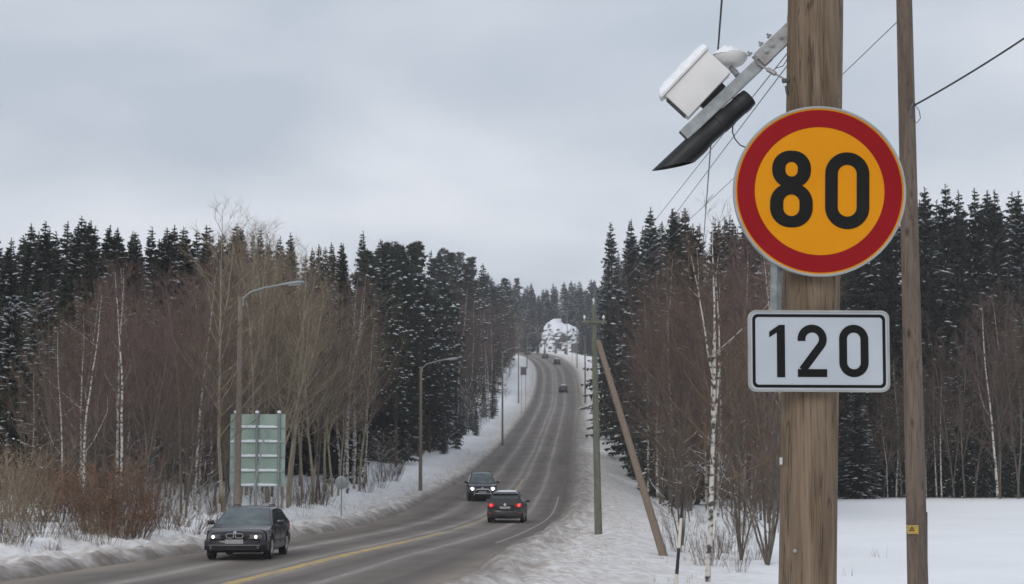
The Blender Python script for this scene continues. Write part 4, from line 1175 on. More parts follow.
# black tube with visor below the rail
tube_root = empty('detector_tube', A(712, 126), 'black tubular traffic detector with slanted visor hanging under the arm', 'detector')
def tb(o): return onto(o, tube_root)
e0, e1 = A(749.5, 97), A(688, 152.5)
tx = (e1 - e0).normalized(); ty = Vector((0, 1, 0)); tz = tx.cross(ty).normalized()
if tz.z < 0: tz = -tz
def tube_ring(prof, mname, pname, slant_last=0.0, sides=36):
    vs, fs = [], []
    for i, (s, r_) in enumerate(prof):
        for k in range(sides):
            t = 2 * math.pi * k / sides
            off = (slant_last * (math.sin(t) * .5 + .5) if i == len(prof) - 1 else 0.0)
            vs.append(e0 + tx * (s + off) + (ty * math.cos(t) + tz * math.sin(t)) * r_)
    for i in range(len(prof) - 1):
        for k in range(sides): fs.append((i * sides + k, i * sides + (k + 1) % sides, (i + 1) * sides + (k + 1) % sides, (i + 1) * sides + k))
    fs.append(tuple(range(sides))[::-1])
    m = MB().add(vs, fs); return tb(m.build(pname, mname, None, True))
LT = (e1 - e0).length
tube_ring([(0, .030), (.001, .0345), (.004, .0365), (.022, .0375), (.024, .0395), (.05, .0395), (.052, .0375), (.11, .0385), (.113, .041), (.16, .041), (.163, .038), (LT * .72, .039), (LT * .74, .041), (LT * .86, .0425)], 'black_plastic', 'barrel')
prof = [(LT * .80, .044), (LT * .86, .045), (LT * .95, .0455), (LT * 1.02, .0450)]
tube_ring(prof + [(LT * 1.035, .042)], 'black_plastic', 'visor', slant_last=.140)
m = MB(); m.lathe([(.036, 0), (.036, .004)], e0 + tx * (LT * .84), tx, 24); tb(m.build('lens', 'car_glass'))
m = MB()
for s in (.62, .70):
    c = e0 + tx * (LT * s) + tz * .036; m.tube([c, c + tz * .040], .0055, 8)
    m.lathe([(.009, 0), (.009, .006)], c + tz * .010, tz, 6)
tb(m.build('mounting_bolts', 'galvanised'))
m = MB(); c = e0 + tx * .05 + tz * .037; m.tube([c, c + tz * .03], .004, 6); tb(m.build('stud', 'steel_dark'))
m = MB(); m.tube([A(733, 122, AD), A(732.5, 132, AD), A(735, 139, AD - .01), A(740, 145, AD - .02), A(752, 150, AD - .01)], .0026, 6); tb(m.build('cable', 'wire_black'))

# ------------------------------------------------------------------ second pole, wires
def pole_between(name, lo, hi, r0, r1, mname, label, sides=20, n=14):
    root = empty(name, lo, label, 'pole'); d = (hi - lo)
    m = MB(); m.tube([lo + d * (k / n) for k in range(n + 1)], [r0 + (r1 - r0) * k / n for k in range(n + 1)], sides)
    onto(m.build('shaft', mname, None, True), root); return root
D2 = 20.0
s0, s1 = at(917.8, 584, D2), at(904.2, 0, D2); dd = (s1 - s0).normalized()
lo2 = s0 - dd * ((s0.z - ground(s0.x, D2) + .15) / dd.z); hi2 = lo2 + dd * 8.6
pole2 = pole_between('utility_pole', lo2, hi2, .121, .088, 'wood_pole_far', 'thinner weathered wooden pole with yellow tag behind the signs at the right')
def pt2(x, y, dy=0.0): return at(x, y, D2 + dy)
m = MB(); m.box(pt2(912.5, 529.5, -.112), (.130, .006, .095)); onto(m.build('tag_plate', 'tag_yellow'), pole2)
m = MB(); poly = [(-.028, -.022), (.028, -.022), (0, .028)]; m.ribbon(poly, [(-.014, -.014), (.014, -.014), (0, .012)], pt2(912, 529, -.117), (1, 0, 0), (0, 0, 1), .002); onto(m.build('warning_symbol', 'sign_black'), pole2)
m = MB(); m.tube([pt2(926.5, 640, -.02), pt2(926, 512, -.02)], .017, 8); onto(m.build('cable_guard', 'black_plastic'), pole2)
m = MB(); m.tube([pt2(910, 116, -.1), pt2(911.5, 106, -.12), pt2(914.5, 103, -.11)], .016, 8); onto(m.build('clamp', 'steel_dark'), pole2)
m = MB(); m.tube([pt2(914, 104, -.1), pt2(919, 110, -.1), pt2(920.5, 118, -.1), pt2(917, 123, -.1), pt2(913, 120, -.1)], .0045, 5); onto(m.build('loose_wire', 'wire_black'), pole2)

def wire(a, b, sag, r, label, mname='wire_grey', n=24):
    pts = []
    for k in range(n + 1):
        t = k / n; p = a.lerp(b, t); p.z -= sag * 4 * t * (1 - t); pts.append(p)
    m = MB(); m.tube(pts, r, 5); o = m.build('overhead_wire', mname, None, False, tuple(a)); return tag(o, label, 'wire')

# green-grey pole and its brace by the road
DG = 69.0
g_lo = at(598.5, 531, DG); g_lo.z = min(g_lo.z, ground(g_lo.x, DG)) - .1; g_hi = at(593.6, 305, DG)
gp = pole_between('utility_pole', g_lo, g_hi, .15, .092, 'wood_pole_green', 'greenish treated pole with a crossarm standing on the snow right of the road', 14)
c = at(594, 322, DG); m = MB(); m.box(c + Vector((0, -.14, 0)), (.95, .09, .10)); onto(m.build('crossarm', 'wood_pole_green'), gp)
for x in (584.5, 603.5):
    q = at(x, 319, DG - .14); m = MB(); m.lathe([(.012, -.08), (.012, .02), (.05, .03), (.055, .07), (.035, .10), (.04, .13), (.01, .15)], q, (0, 0, 1), 12); onto(m.build('insulator', 'insulator', None, True), gp)
q = at(593.5, 303, DG); m = MB(); m.lathe([(.02, -.1), (.02, .04), (.040, .05), (.045, .10), (.03, .14), (.032, .17), (.01, .19)], q, (0, 0, 1), 12); onto(m.build('insulator', 'insulator', None, True), gp)
br_lo = at(665, 558, 56.5); br_lo.z = ground(br_lo.x, 56.5) - .15; br_hi = at(598.5, 342, DG - .25)
pole_between('brace_pole', br_lo, br_hi, .135, .105, 'wood_pole_brace', 'bare brown leaning pole propped against the greenish one', 14)
sw_hi = at(600, 380, 69.1); sw_lo = at(590.5, 436, 84)
wire(at(592, 306, DG), at(897, 22, D2), .1, .006, 'thin overhead wire from the greenish pole top up to the thinner pole')
wire(at(584.5, 314, DG - .14), at(790, 50, D0 + .04), -.05, .0026, 'thin overhead wire from the greenish pole crossarm to the thick pole, upper of two')
wire(at(603.5, 314, DG - .14), at(790, 62, D0 + .04), -.05, .0026, 'thin overhead wire from the greenish pole crossarm to the thick pole, lower of two')
wire(at(913, 106, D2 - .1), at(1210, -100, 16), .10, .011, 'dark wire rising to the right from the clamp of the thinner pole', 'wire_black')
wire(at(724, -30, 16), at(699, 300, 96), .0, .011, 'near-vertical dark wire passing behind the camera box', 'wire_black')

# ------------------------------------------------------------------ plough marker stake
st_lo, st_hi = at(674.5, 604, 18.0), at(683.5, 487, 18.0)
st_lo = st_lo + (st_lo - st_hi) * ((st_lo.z - ground(st_lo.x, 18.0) + .2) / (st_hi.z - st_lo.z))
stake = empty('snow_marker_stake', st_lo, 'slim black and white striped snow marker stake before the near birch', 'stake')
z_of = lambda y: (at(679, y, 18).z - st_lo.z) / (st_hi.z - st_lo.z)
cuts = [0.0, z_of(574), z_of(548), z_of(518), 1.0]
for k, cname in enumerate(('stake_white', 'black_plastic', 'stake_white', 'black_plastic')):
    m = MB(); a, b = st_lo.lerp(st_hi, cuts[k]), st_lo.lerp(st_hi, cuts[k + 1]); m.tube([a, b], [.020 - .002 * k, .018 - .002 * k], 10); onto(m.build('band', cname, None, True), stake)

# ------------------------------------------------------------------ street lamps
def street_lamp(xb, yt, d, ax, label, group, r=.11, side=1, dyh=-12, amt=2.2, base=None):
    top = at(xb, yt, d); z0 = ground(top.x, d)
    root = empty('street_lamp', (top.x, d, z0), label, 'street lamp', group)
    m = MB(); m.tube([(top.x, d, z0 - .2), (top.x, d, (z0 + top.z) / 2), (top.x, d, top.z)], [r * 1.25, r, r * .82], 10); onto(m.build('post', 'lamp_wood', None, True), root)
    m = MB(); b = Vector((top.x + side * r, d - .05, top.z - .35)); s = amt
    m.tube([b, b + Vector((0, 0, .30)), b + Vector((side * .12 * s, 0, .55)), b + Vector((side * .32 * s, 0, .72)), b + Vector((side * .62 * s, 0, .86))], [.035] * 5, 8); onto(m.build('arm', 'galvanised', None, True), root)
    h0 = b + Vector((side * .58 * s, 0, .84)); m = MB(); secs = []
    hx = Vector((side, 0, .10)).normalized(); hy = Vector((0, 1, 0)); hz = hx.cross(hy); hz = hz if hz.z > 0 else -hz
    for t, w, hh in ((0, .06, .05), (.2, .09, .07), (.45, .15, .10), (.8, .16, .11), (1.02, .12, .08), (1.1, .04, .03)):
        secs.append([h0 + hx * t * .92 + hy * (w * math.cos(q)) + hz * (hh * math.sin(q) * (1 if math.sin(q) > 0 else .5)) for q in [2 * math.pi * k / 12 for k in range(12)]])
    vs = [p for sct in secs for p in sct]
    m.add(vs, [(i * 12 + k, i * 12 + (k + 1) % 12, (i + 1) * 12 + (k + 1) % 12, (i + 1) * 12 + k) for i in range(5) for k in range(12)] + [tuple(range(12)), tuple(range(60, 72))]); hd = onto(m.build('lamp_head', 'galvanised', None, True), root)
    m = MB(); m.box(h0 + hx * .58 - hz * .058, (.5, .2, .03), Matrix((hx, hy, hz)).transposed(), .01); onto(m.build('lens', 'lamp_glass'), hd).matrix_parent_inverse = Matrix.Identity(4)
    return root
LG = 'street lamps along the road'
street_lamp(240.5, 297, 73, 0, 'nearest wooden street lamp, in front of the green sign panel', LG, .115, amt=2.6)
street_lamp(421, 367, 124, 0, 'second street lamp on the left, beyond the small round sign', LG, .105, amt=2.6)
street_lamp(502.5, 352, 225, 0, 'third street lamp on the left, beside the bare trees on the slope', LG, .11)
street_lamp(518.5, 351, 330, 0, 'distant street lamp on the left beside the dark road sign', LG, .11)
street_lamp(527, 335, 450, 0, 'farthest street lamp on the left near the bend', LG, .11)
street_lamp(577, 323, 455, 0, 'distant street lamp on the right beside the bend', LG, .11, side=-1, amt=1.2)
street_lamp(567, 312, 545, 0, 'farthest street lamp on the right before the snowy rock', LG, .11, side=-1, amt=1.2)
ps = at(585, 335, 330); pole_between('utility_pole', Vector((ps.x, 330, ground(ps.x, 330) - .2)), ps, .15, .11, 'wood_pole_far', 'distant dark pole right of the road beyond the greenish pole', 8)

# ------------------------------------------------------------------ green sign panel seen from behind
PD = 80.0
zt, zb = at(258, 414, PD).z, at(258, 486.5, PD).z; xl, xr = at(230, 450, PD).x, at(285, 450, PD).x
panel = empty('direction_sign', ((xl + xr) / 2, PD, ground((xl + xr) / 2, PD)), 'large pale green road sign panel seen from behind at the left roadside', 'sign')
def pn(o): return onto(o, panel)
nb = 5
for k in range(nb):                                       # the panel is made of five boards
    z0, z1 = zb + (zt - zb) * k / nb, zb + (zt - zb) * (k + 1) / nb
    m = MB(); m.box(((xl + xr) / 2, PD + .03, (z0 + z1) / 2), (xr - xl, .03, z1 - z0 - .012)); pn(m.build('board', 'panel_green'))
for k in range(nb - 0):
    z0 = zb + (zt - zb) * k / nb
    m = MB(); m.box(((xl + xr) / 2, PD - .02, z0 + .02), (xr - xl, .07, .035)); rl = pn(m.build('rail', 'panel_rail'))
    m = snow_blanket(Vector(((xl + xr) / 2 + rng.uniform(-.1, .1), PD - .02, z0 + .038)), Vector((1, 0, 0)), Vector((0, 1, 0)), Vector((0, 0, 1)), (xr - xl) / 2 * rng.uniform(.8, .99), .04, .10, k * 3.1, 30, 4)
    so = onto(m.build('snow_strip', 'tree_snow', None, True), rl); so.matrix_parent_inverse = Matrix.Identity(4)
for f in (.10, .49, .89):
    x = xl + (xr - xl) * f
    m = MB(); m.tube([(x, PD - .10, ground(x, PD) - .2), (x, PD - .10, zt + .03)], .055, 10); pn(m.build('post', 'galvanised', None, True))
    m = MB(); m.lathe([(.07, 0), (.09, .03), (.08, .09), (.03, .12)], (x, PD - .10, zt + .03), (0, 0, 1), 10); pn(m.build('snow_cap', 'tree_snow', None, True))
for f0, f1, zz_ in ((.10, -.0, .10), (.66, .44, .80)):
    a = Vector((xl + (xr - xl) * f0, PD - .16, zb + (zt - zb) * zz_)); b = Vector((xl + (xr - xl) * f1, PD - 1.6, ground(xl, PD - 1.6) - .1))
    m = MB(); m.tube([a, b], .04, 8); pn(m.build('brace', 'panel_rail', None, True))

# small round sign seen from behind, other small road signs
rs = at(341.5, 482.5, 88); root = empty('road_sign', (rs.x, 88, ground(rs.x, 88)), 'small round road sign seen from behind on a thin post, left roadside', 'sign')
m = MB(); m.lathe([(.31, -.01), (.32, 0), (.32, .02), (.31, .025)], rs + Vector((0, .05, 0)), (0, -1, 0), 36); onto(m.build('disc', 'galvanised', None, True), root)
m = MB(); m.tube([(rs.x, 88, ground(rs.x, 88) - .2), (rs.x, 88, rs.z + .25)], .03, 8); onto(m.build('post', 'galvanised', None, True), root)
rs = at(523.5, 371, 300); root = empty('road_sign', (rs.x, 300, ground(rs.x, 300)), 'dark rectangular road sign seen from behind far up on the left', 'sign')
m = MB(); m.box(rs, (1.0, .04, 1.35), None, .015); onto(m.build('board', 'steel_dark'), root)
for k in (-.35, .35):
    m = MB(); m.tube([(rs.x + k, 300.06, ground(rs.x, 300) - .2), (rs.x + k, 300.06, rs.z + .7)], .04, 8); onto(m.build('post', 'galvanised', None, True), root)
rs = at(574, 348, 470); root = empty('road_sign', (rs.x, 470, ground(rs.x, 470)), 'dark road sign far up on the right below the snowy rock', 'sign')
m = MB(); m.box(rs, (1.5, .04, 2.4), None, .015); onto(m.build('board', 'steel_dark'), root)
for k in (-.5, .5):
    m = MB(); m.tube([(rs.x + k, 470.06, ground(rs.x, 470) - .2), (rs.x + k, 470.06, rs.z + 1.2)], .05, 8); onto(m.build('post', 'galvanised', None, True), root)

# ------------------------------------------------------------------ snowy rock at the bend
def rock():
    c = at(562, 352, 590); z0 = ground(c.x, 590) - 1.0; zt_ = at(562, 321, 590).z
    vs, fs = [], []; nu, nv = 56, 26
    for j in range(nv + 1):
        t = j / nv
        for i in range(nu):
            a = 2 * math.pi * i / nu
            prof = (1 - t ** 16) ** .5 * (1.25 - .25 * t ** .7) if j < nv else 0.02
            q = Vector((math.cos(a) * 1.5 + 7, math.sin(a) * 1.5, t * 1.7))
            nn = noise.noise(q) * .40 + noise.noise(q * 2.7) * .22 + noise.noise(q * 6.1) * .12
            led = .10 * (abs(noise.noise(Vector((a * .8, t * 9.0, 3.0)))))
            k = prof * (1 + nn * (.4 + .6 * (1 - t)) - led)
            vs.append((5.2 * k * math.cos(a), 10.0 * k * math.sin(a), (zt_ - z0) * (t ** .95) * (1 + .16 * noise.noise(Vector((math.cos(a) * 2, math.sin(a) * 2, 5.0))) - .07 * math.cos(a))))
    for j in range(nv):
        for i in range(nu): fs.append((j * nu + i, j * nu + (i + 1) % nu, (j + 1) * nu + (i + 1) % nu, (j + 1) * nu + i))
    m = MB().add(vs, fs); o = m.build('rock_outcrop', 'rock_snow', None, True); o.location = (c.x, 597, z0)
    tag(o, 'large snow-covered rock beside the bend at the crest', 'rock')
def rock_mat():
    """snow lies wherever the rock is not too steep to hold it"""
    m, n, l, b = newmat('rock_snow'); b.inputs['Roughness'].default_value = .85
    t = n.new('ShaderNodeTexCoord'); z = n.new('ShaderNodeTexNoise'); z.inputs['Scale'].default_value = .8; z.inputs['Detail'].default_value = 6; l.new(t.outputs['Object'], z.inputs['Vector'])
    g = n.new('ShaderNodeNewGeometry'); sp_ = n.new('ShaderNodeSeparateXYZ'); l.new(g.outputs['True Normal'], sp_.inputs[0])
    ad = n.new('ShaderNodeMath'); ad.operation = 'ADD'; l.new(sp_.outputs[2], ad.inputs[0]); l.new(z.outputs['Fac'], ad.inputs[1])
    r = n.new('ShaderNodeValToRGB'); e = r.color_ramp.elements; e[0].position = .36; e[0].color = (.10, .095, .09, 1); e[1].position = .45; e[1].color = (.78, .80, .85, 1)
    l.new(ad.outputs[0], r.inputs[0]); l.new(r.outputs[0], b.inputs['Base Color'])
rock_mat(); rock()
for x, d, h, lab in ((538, 575, 5.0, 'small dark spruce at the left foot of the snowy rock'), (545, 572, 3.4, 'low spruce second from left at the foot of the snowy rock'), (556, 574, 2.6, 'smallest spruce below the middle of the snowy rock'),
                     (566, 560, 3.0, 'low spruce below the right side of the snowy rock'), (583, 560, 6.5, 'spruce right of the snowy rock'), (589, 545, 7.5, 'tallest spruce right of the snowy rock')):
    put_tree('spruce', x, d, h, lab, wide=1.6)
for x, d, h, lab in ((533, 600, 11, 'frosted pale spruce just left of the snowy rock'), (548, 612, 17, 'frosted spruce rising behind the left of the snowy rock'), (572, 612, 16, 'frosted spruce rising behind the right of the snowy rock'), (580, 585, 9, 'frosted spruce at the right end of the snowy rock'), (527, 560, 9, 'frosted spruce on the bend left of the road end')):
    put_tree('heavy', x, d, h, lab, wide=1.5)

# ------------------------------------------------------------------ cars
mat('lens_dim', (0.12, 0.12, 0.125), (0.16, 0.16, 0.165), 5, 0.3)
def interp(xs, ys): return lambda x: float(np.interp(x, xs, ys))

def make_car(spec, label, front_detail):
    Lh, W, H, belt = spec['L'] / 2, spec['W'] / 2, spec['H'], spec['belt']
    wr, sill = spec['wr'], spec['sill']
    xw = spec['xw']
    paint = spec['paint']
    root = empty('car', (0, 0, 0), label, 'car')
    ztop = interp(*spec['hood'])
    def wid(x):
        e = Lh - .9
        t = max(0.0, (abs(x) - e) / .9)
        return W * (1 - (.20 if x > 0 else .12) * t ** 2.4)
    def zbot(x):
        z = sill + (.05 * max(0, (abs(x) - Lh + .5) / .5))
        for c in xw:
            dx = abs(x - c)
            if dx < wr + .055: z = max(z, math.sqrt((wr + .055) ** 2 - dx * dx) + wr * .96)
        return z
    xs = sorted(set([round(-Lh + 2 * Lh * k / 84, 4) for k in range(85)]))
    vs, fs, K = [], [], 8
    for x in xs:
        w, zb_, zt_ = wid(x), zbot(x), ztop(x)
        pinch = max(0.0, (abs(x) - (Lh - .12)) / .12)
        half = [(w * .90, zb_), (w * .985, zb_ + .05), (w * 1.0, max(.50, zb_ + .08)), (w * .995, max(zt_ - .22, zb_ + .10)), (w * .975, max(zt_ - .09, zb_ + .12)),
                (w * .93, max(zt_ - .03, zb_ + .13)), (w * .80, max(zt_, zb_ + .14)), (0.0, max(zt_ + .025, zb_ + .15))]
        half = [(y * (1 - .03 * pinch), z - (.035 * pinch if i > 3 else 0)) for i, (y, z) in enumerate(half)]
        ring = half + [(-y, z) for y, z in half[-2::-1]]
        vs += [(x - .10 * (abs(y) / W) ** 2 * (1 if x > Lh - .3 else (-1 if x < -Lh + .3 else 0)), y, z) for y, z in ring]
    n = 2 * K - 1
    for i in range(len(xs) - 1):
        for k in range(n - 1): fs.append((i * n + k, (i + 1) * n + k, (i + 1) * n + k + 1, i * n + k + 1))
    fs.append(tuple(range(n))); fs.append(tuple(range((len(xs) - 1) * n, len(xs) * n))[::-1])
    m = MB().add(vs, fs); m.build('body', paint, root, True)
    m = MB(); m.box((0, 0, .46), (2 * Lh - .5, 2 * W - .46, .50)); m.box((0, 0, .27), (2 * Lh - .4, 2 * W - .6, .12)); m.build('underbody', 'car_black', root)
    # cabin
    xb_, xrr, xrf, xwb = spec['cab']
    zr = interp([xb_, xrr, (xrr * .6 + xrf * .4), xrf - .15, xrf, xwb], [belt - .01, H - .07, H, H - .012, H - .045, belt - .01])
    yb, yr = W * .93, W * .67
    yw = lambda z: yb - (yb - yr) * ((z - belt) / (H - belt))
    cx_ = sorted(set([xb_ + (xrr - xb_) * k / 6 for k in range(7)] + [xrr + (xrf - xrr) * k / 14 for k in range(15)] + [xrf + (xwb - xrf) * k / 8 for k in range(9)]))
    vs, fs = [], []
    for x in cx_:
        z = zr(x); D = z - belt
        half = [(yb, belt - .03), (yw(belt + .30 * D), belt + .30 * D), (yw(belt + .62 * D), belt + .62 * D), (yw(belt + .88 * D), belt + .88 * D), (yw(z) * .955, z - .012 * min(1, D * 3)), (yw(z) * .8, z), (0, z + .022 * min(1, D * 3))]
        ring = half + [(-y, q) for y, q in half[-2::-1]]; vs += [(x, y, q) for y, q in ring]
    n = 13
    for i in range(len(cx_) - 1):
        for k in range(n - 1): fs.append((i * n + k, (i + 1) * n + k, (i + 1) * n + k + 1, i * n + k + 1))
    m = MB().add(vs, fs); m.build('cabin', paint, root, True)
    def sheet(name, P, mname, nu=8, nv=6, parent=root):
        vs = [P(i / nu, j / nv) for i in range(nu + 1) for j in range(nv + 1)]
        fs = [(i * (nv + 1) + j, (i + 1) * (nv + 1) + j, (i + 1) * (nv + 1) + j + 1, i * (nv + 1) + j + 1) for i in range(nu) for j in range(nv)]
        return MB().add(vs, fs).build(name, mname, parent, True)
    def glass_end(name, x0, x1, fr):
        def P(u, v):
            x = x0 + (x1 - x0) * u; z = zr(x); y = (v * 2 - 1) * yw(z) * fr
            return (x + .012 * (1 if x1 > 0 else -1), y, z + .022 * (1 - (y / yb) ** 2) * min(1, (z - belt) * 3) + .010)
        return sheet(name, P, 'windshield_glass' if x1 > 0 else 'car_glass')
    glass_end('windshield', xrf + .02, xwb - .03, .90)
    glass_end('rear_window', xrr - .01, xb_ + .12 + spec.get('rw', 0), .86)
    segs = spec['side']
    for s in (1, -1):
        for x0, x1 in segs:
            def P(u, v):
                x = x0 + (x1 - x0) * u; D = zr(x) - belt; z = belt + D * (.07 + .80 * v); return (x, s * (yw(z) + .006), z)
            sheet('side_window', P, 'car_glass')
        # mirror
        mm = MB(); mm.box((xwb - .42, s * (W + .09), belt + .06), (.10, .20, .13), None, .03); mm.box((xwb - .40, s * (W - .02), belt + .03), (.06, .12, .04)); mm.build('side_mirror', paint, root, True)
        for x0 in spec['doors']:
            mm = MB(); mm.box((x0, s * (W * .997), (belt + sill) / 2 + .07), (.012, .012, belt - sill - .22)); mm.build('door_gap', 'car_black', root)
        for x0 in spec['handles']:
            mm = MB(); mm.box((x0, s * (W * .985 + .012), belt - .12), (.17, .03, .03), None, .008); mm.build('door_handle', paint, root)
        mm = MB(); mm.box(((xw[0] + xw[1]) / 2, s * (W + .004), .50), (abs(xw[0] - xw[1]) - 2 * wr - .14, .02, .06), None, .006); mm.build('side_trim', 'car_trim', root)
        if spec.get('rails'):
            mm = MB(); pts = [(xrr + .15 + (xrf - .25 - xrr - .15) * k / 8, s * yr * .86, zr(xrr + .15 + (xrf - .25 - xrr - .15) * k / 8) + (.045 if 0 < k < 8 else .0)) for k in range(9)]; mm.tube(pts, .016, 6); mm.build('roof_rail', spec.get('railm', 'car_trim'), root, True)
        for c in xw:
            cy_ = s * (W - .115)
            prof = [(wr * .62, -.10), (wr * .94, -.10), (wr, -.075), (wr, .075), (wr * .94, .10), (wr * .62, .10)]
            mm = MB(); mm.lathe(prof, (c, cy_, wr), (0, s, 0), 28); wo = mm.build('wheel', 'tyre', root, True)
            mm = MB(); mm.lathe([(.02, .085), (wr * .60, .085), (wr * .655, .104), (wr * .60, .108), (wr * .52, .088)], (c, cy_, wr), (0, s, 0), 24)
            for k in range(7):
                a = 2 * math.pi * k / 7; p0 = Vector((c, cy_ + s * .10, wr)); d_ = Vector((math.cos(a), 0, math.sin(a))); mm.tube([p0 + d_ * .03, p0 + d_ * wr * .60], [.03, .024], 5)
            mm.build('rim', 'rim', wo, True)
    # bumpers
    for e in (1, -1):
        vs, fs = [], []; N = 20; zc = .44 if e > 0 else .50
        for i in range(N + 1):
            y = (i / N * 2 - 1) * W * .965; xx = e * (Lh + .050 - .30 * abs(y / W) ** 3.0)
            for dx, dz in ((-.16, -.17), (-.02, -.165), (.012, -.08), (.02, .02), (.0, .10), (-.16, .12)): vs.append((xx + e * dx, y, zc + dz))
        for i in range(N):
            for k in range(5): fs.append((i * 6 + k, (i + 1) * 6 + k, (i + 1) * 6 + k + 1, i * 6 + k + 1))
        MB().add(vs, fs).build('bumper', paint, root, True)
    front_detail(root, Lh, W, H, belt, ztop)
    # licence plates
    for e in (1, -1):
        z = spec['plate_f'] if e > 0 else spec['plate_r']
        mm = MB(); mm.box((e * (Lh + (.085 if e > 0 else spec.get('pr_off', .02))), 0, z), (.012, .50, .115), None, .003); mm.build('licence_plate', 'plate', root)
    return root

def lamp_pair(root, x, y, z, size, m, glow=None, glow_at=(0, 0), gr=.07, name='headlight', yawd=18):
    for s in (1, -1):
        mm = MB(); mm.box((x, s * y, z), size, Matrix.Rotation(R(-s * yawd if x > 0 else s * yawd), 3, 'Z'), .02); h = mm.build(name, m, root, True)
        if glow:
            mm = MB(); e = 1 if x > 0 else -1; mm.lathe([(gr * .9, 0), (gr, .01), (gr * .7, .025)], (x + e * (size[0] / 2 + .006), s * (y + glow_at[0]), z + glow_at[1]), (e, 0, 0), 16); mm.build('bulb', glow, h, True)

def tail(root, x, y, z, size, glow=True):
    lamp_pair(root, -x, y, z, size, 'lens_red', 'tail_glow' if glow else None, (.02, 0), .085, 'tail_light', 14)

def front_bmw(root, Lh, W, H, belt, ztop):
    lamp_pair(root, Lh - .05, .56, .650, (.14, .36, .115), 'lens_dim', 'beam', (.03, -.003), .046, yawd=22)
    for s in (1, -1):
        mm = MB(); mm.ribbon(stadium(.222, .132, 8, .060), stadium(.195, .105, 8, .050), (Lh + .030, s * .125, .675), (0, 1, 0), (0, 0, 1), .10); g = mm.build('kidney_grille', 'chrome', root, True)
        mm = MB(); mm.extrude(stadium(.195, .105, 8, .050), (Lh + .018, s * .125, .675), (0, 1, 0), (0, 0, 1), .03); mm.build('grille_opening', 'car_black', g)
        mm = MB(); mm.box((Lh + .035, s * .58, .36), (.05, .18, .07), None, .01); mm.build('fog_light', 'lens_dim', root)
    mm = MB(); mm.box((Lh + .060, 0, .345), (.03, 1.25, .125), None, .012); mm.build('lower_grille', 'car_black', root)
    mm = MB(); mm.box((Lh + .066, 0, .425), (.02, 1.45, .010)); mm.build('bumper_strip', 'chrome', root)
    mm = MB(); mm.lathe([(.042, 0), (.042, .006)], (Lh - .035, 0, .765), (1, 0, .55), 20); e = mm.build('emblem', 'chrome', root)
    mm = MB(); c = Vector((Lh - .035, 0, .765)); ax = Vector((1, 0, .55)).normalized(); b = Vector((0, 1, 0)); a = b.cross(ax)
    for q in (0, math.pi):
        p = [c + ax * .008] + [c + ax * .008 + (a * math.cos(q + t) + b * math.sin(q + t)) * .028 for t in (0, .4, .8, 1.2, 1.57)]
        mm.add(p, [(0, 1, 2, 3, 4, 5)])
    mm.build('emblem_quarters', 'emblem_blue', e)
    tail(root, Lh - .03, .70, .78, (.10, .26, .22), False)
    mm = MB(); mm.box((Lh - 1.66, .0, .985), (.02, .9, .02), Matrix.Rotation(R(4), 3, 'X')); mm.build('wiper', 'car_black', root)
def front_suv(root, Lh, W, H, belt, ztop):
    lamp_pair(root, Lh - .02, .68, .82, (.16, .34, .18), 'lens_clear', 'beam_cool', (-.02, -.01), .088, yawd=20)
    mm = MB(); mm.box((Lh + .005, 0, .80), (.05, .90, .17), None, .03); g = mm.build('grille', 'car_black', root)
    mm = MB(); mm.box((Lh + .034, 0, .82), (.02, .86, .022)); mm.build('grille_bar', 'chrome', g)
    mm = MB(); mm.box((Lh + .055, 0, .40), (.04, 1.1, .13), None, .012); mm.build('lower_grille', 'car_black', root)
    mm = MB(); x = Lh + .17                                    # bull bar
    mm.tube([(x - .12, -.52, .33), (x, -.55, .42), (x + .01, -.50, .66), (x, -.38, .76), (x, 0, .78), (x, .38, .76), (x + .01, .50, .66), (x, .55, .42), (x - .12, .52, .33)], .034, 8)
    mm.tube([(x, -.54, .50), (x + .02, 0, .50), (x, .54, .50)], .026, 8); mm.build('bull_bar', 'chrome', root, True)
    mm = MB(); mm.lathe([(.05, 0), (.05, .006)], (Lh + .033, 0, .86), (1, 0, .1), 16); mm.build('emblem', 'chrome', root)
    tail(root, Lh - .03, .80, 1.0, (.10, .18, .45), False)
def front_wagon(root, Lh, W, H, belt, ztop):
    lamp_pair(root, Lh - .03, .62, .68, (.14, .36, .16), 'lens_clear', None, yawd=16)
    mm = MB(); mm.box((Lh + .005, 0, .66), (.05, .80, .12), None, .03); mm.build('grille', 'chrome', root)
    tail(root, Lh - .02, .66, .86, (.10, .34, .17), True)
    mm = MB(); mm.lathe([(.060, 0), (.060, .008)], (-Lh - .012, 0, .895), (-1, 0, .1), 20); e = mm.build('emblem', 'chrome', root)
    mm = MB(); mm.ribbon([(-.034, .040), (0, -.036), (.034, .040)], [(-.022, .040), (0, -.010), (.022, .040)], (-Lh - .022, 0, .895), (0, -1, 0), (0, 0, 1), .002, False); mm.build('emblem_letter', 'car_black', e)
    mm = MB(); mm.box((-Lh - .02, 0, .745), (.03, .70, .16), None, .012); mm.build('plate_recess', 'car_trim', root)
    mm = MB(); mm.box((-Lh + .34, 0, H - .055), (.26, W * 1.28, .03), Matrix.Rotation(R(-6), 3, 'Y'), .01); mm.build('roof_spoiler', 'paint_grey', root)
    mm = MB(); mm.box((-Lh - .055, 0, .40), (.04, 1.3, .10), None, .012); mm.build('lower_bumper', 'car_trim', root)
    for s in (1, -1):
        mm = MB(); mm.box((-Lh - .062, s * .72, .50), (.02, .16, .04), None, .006); mm.build('reflector', 'lens_red', root)
    m2 = snow_blanket(Vector((-.75, 0, H + .012)), Vector((1, 0, 0)), Vector((0, 1, 0)), Vector((0, 0, 1)), .95, .48, .05, 4.0); m2.build('roof_snow', 'tree_snow', root, True)

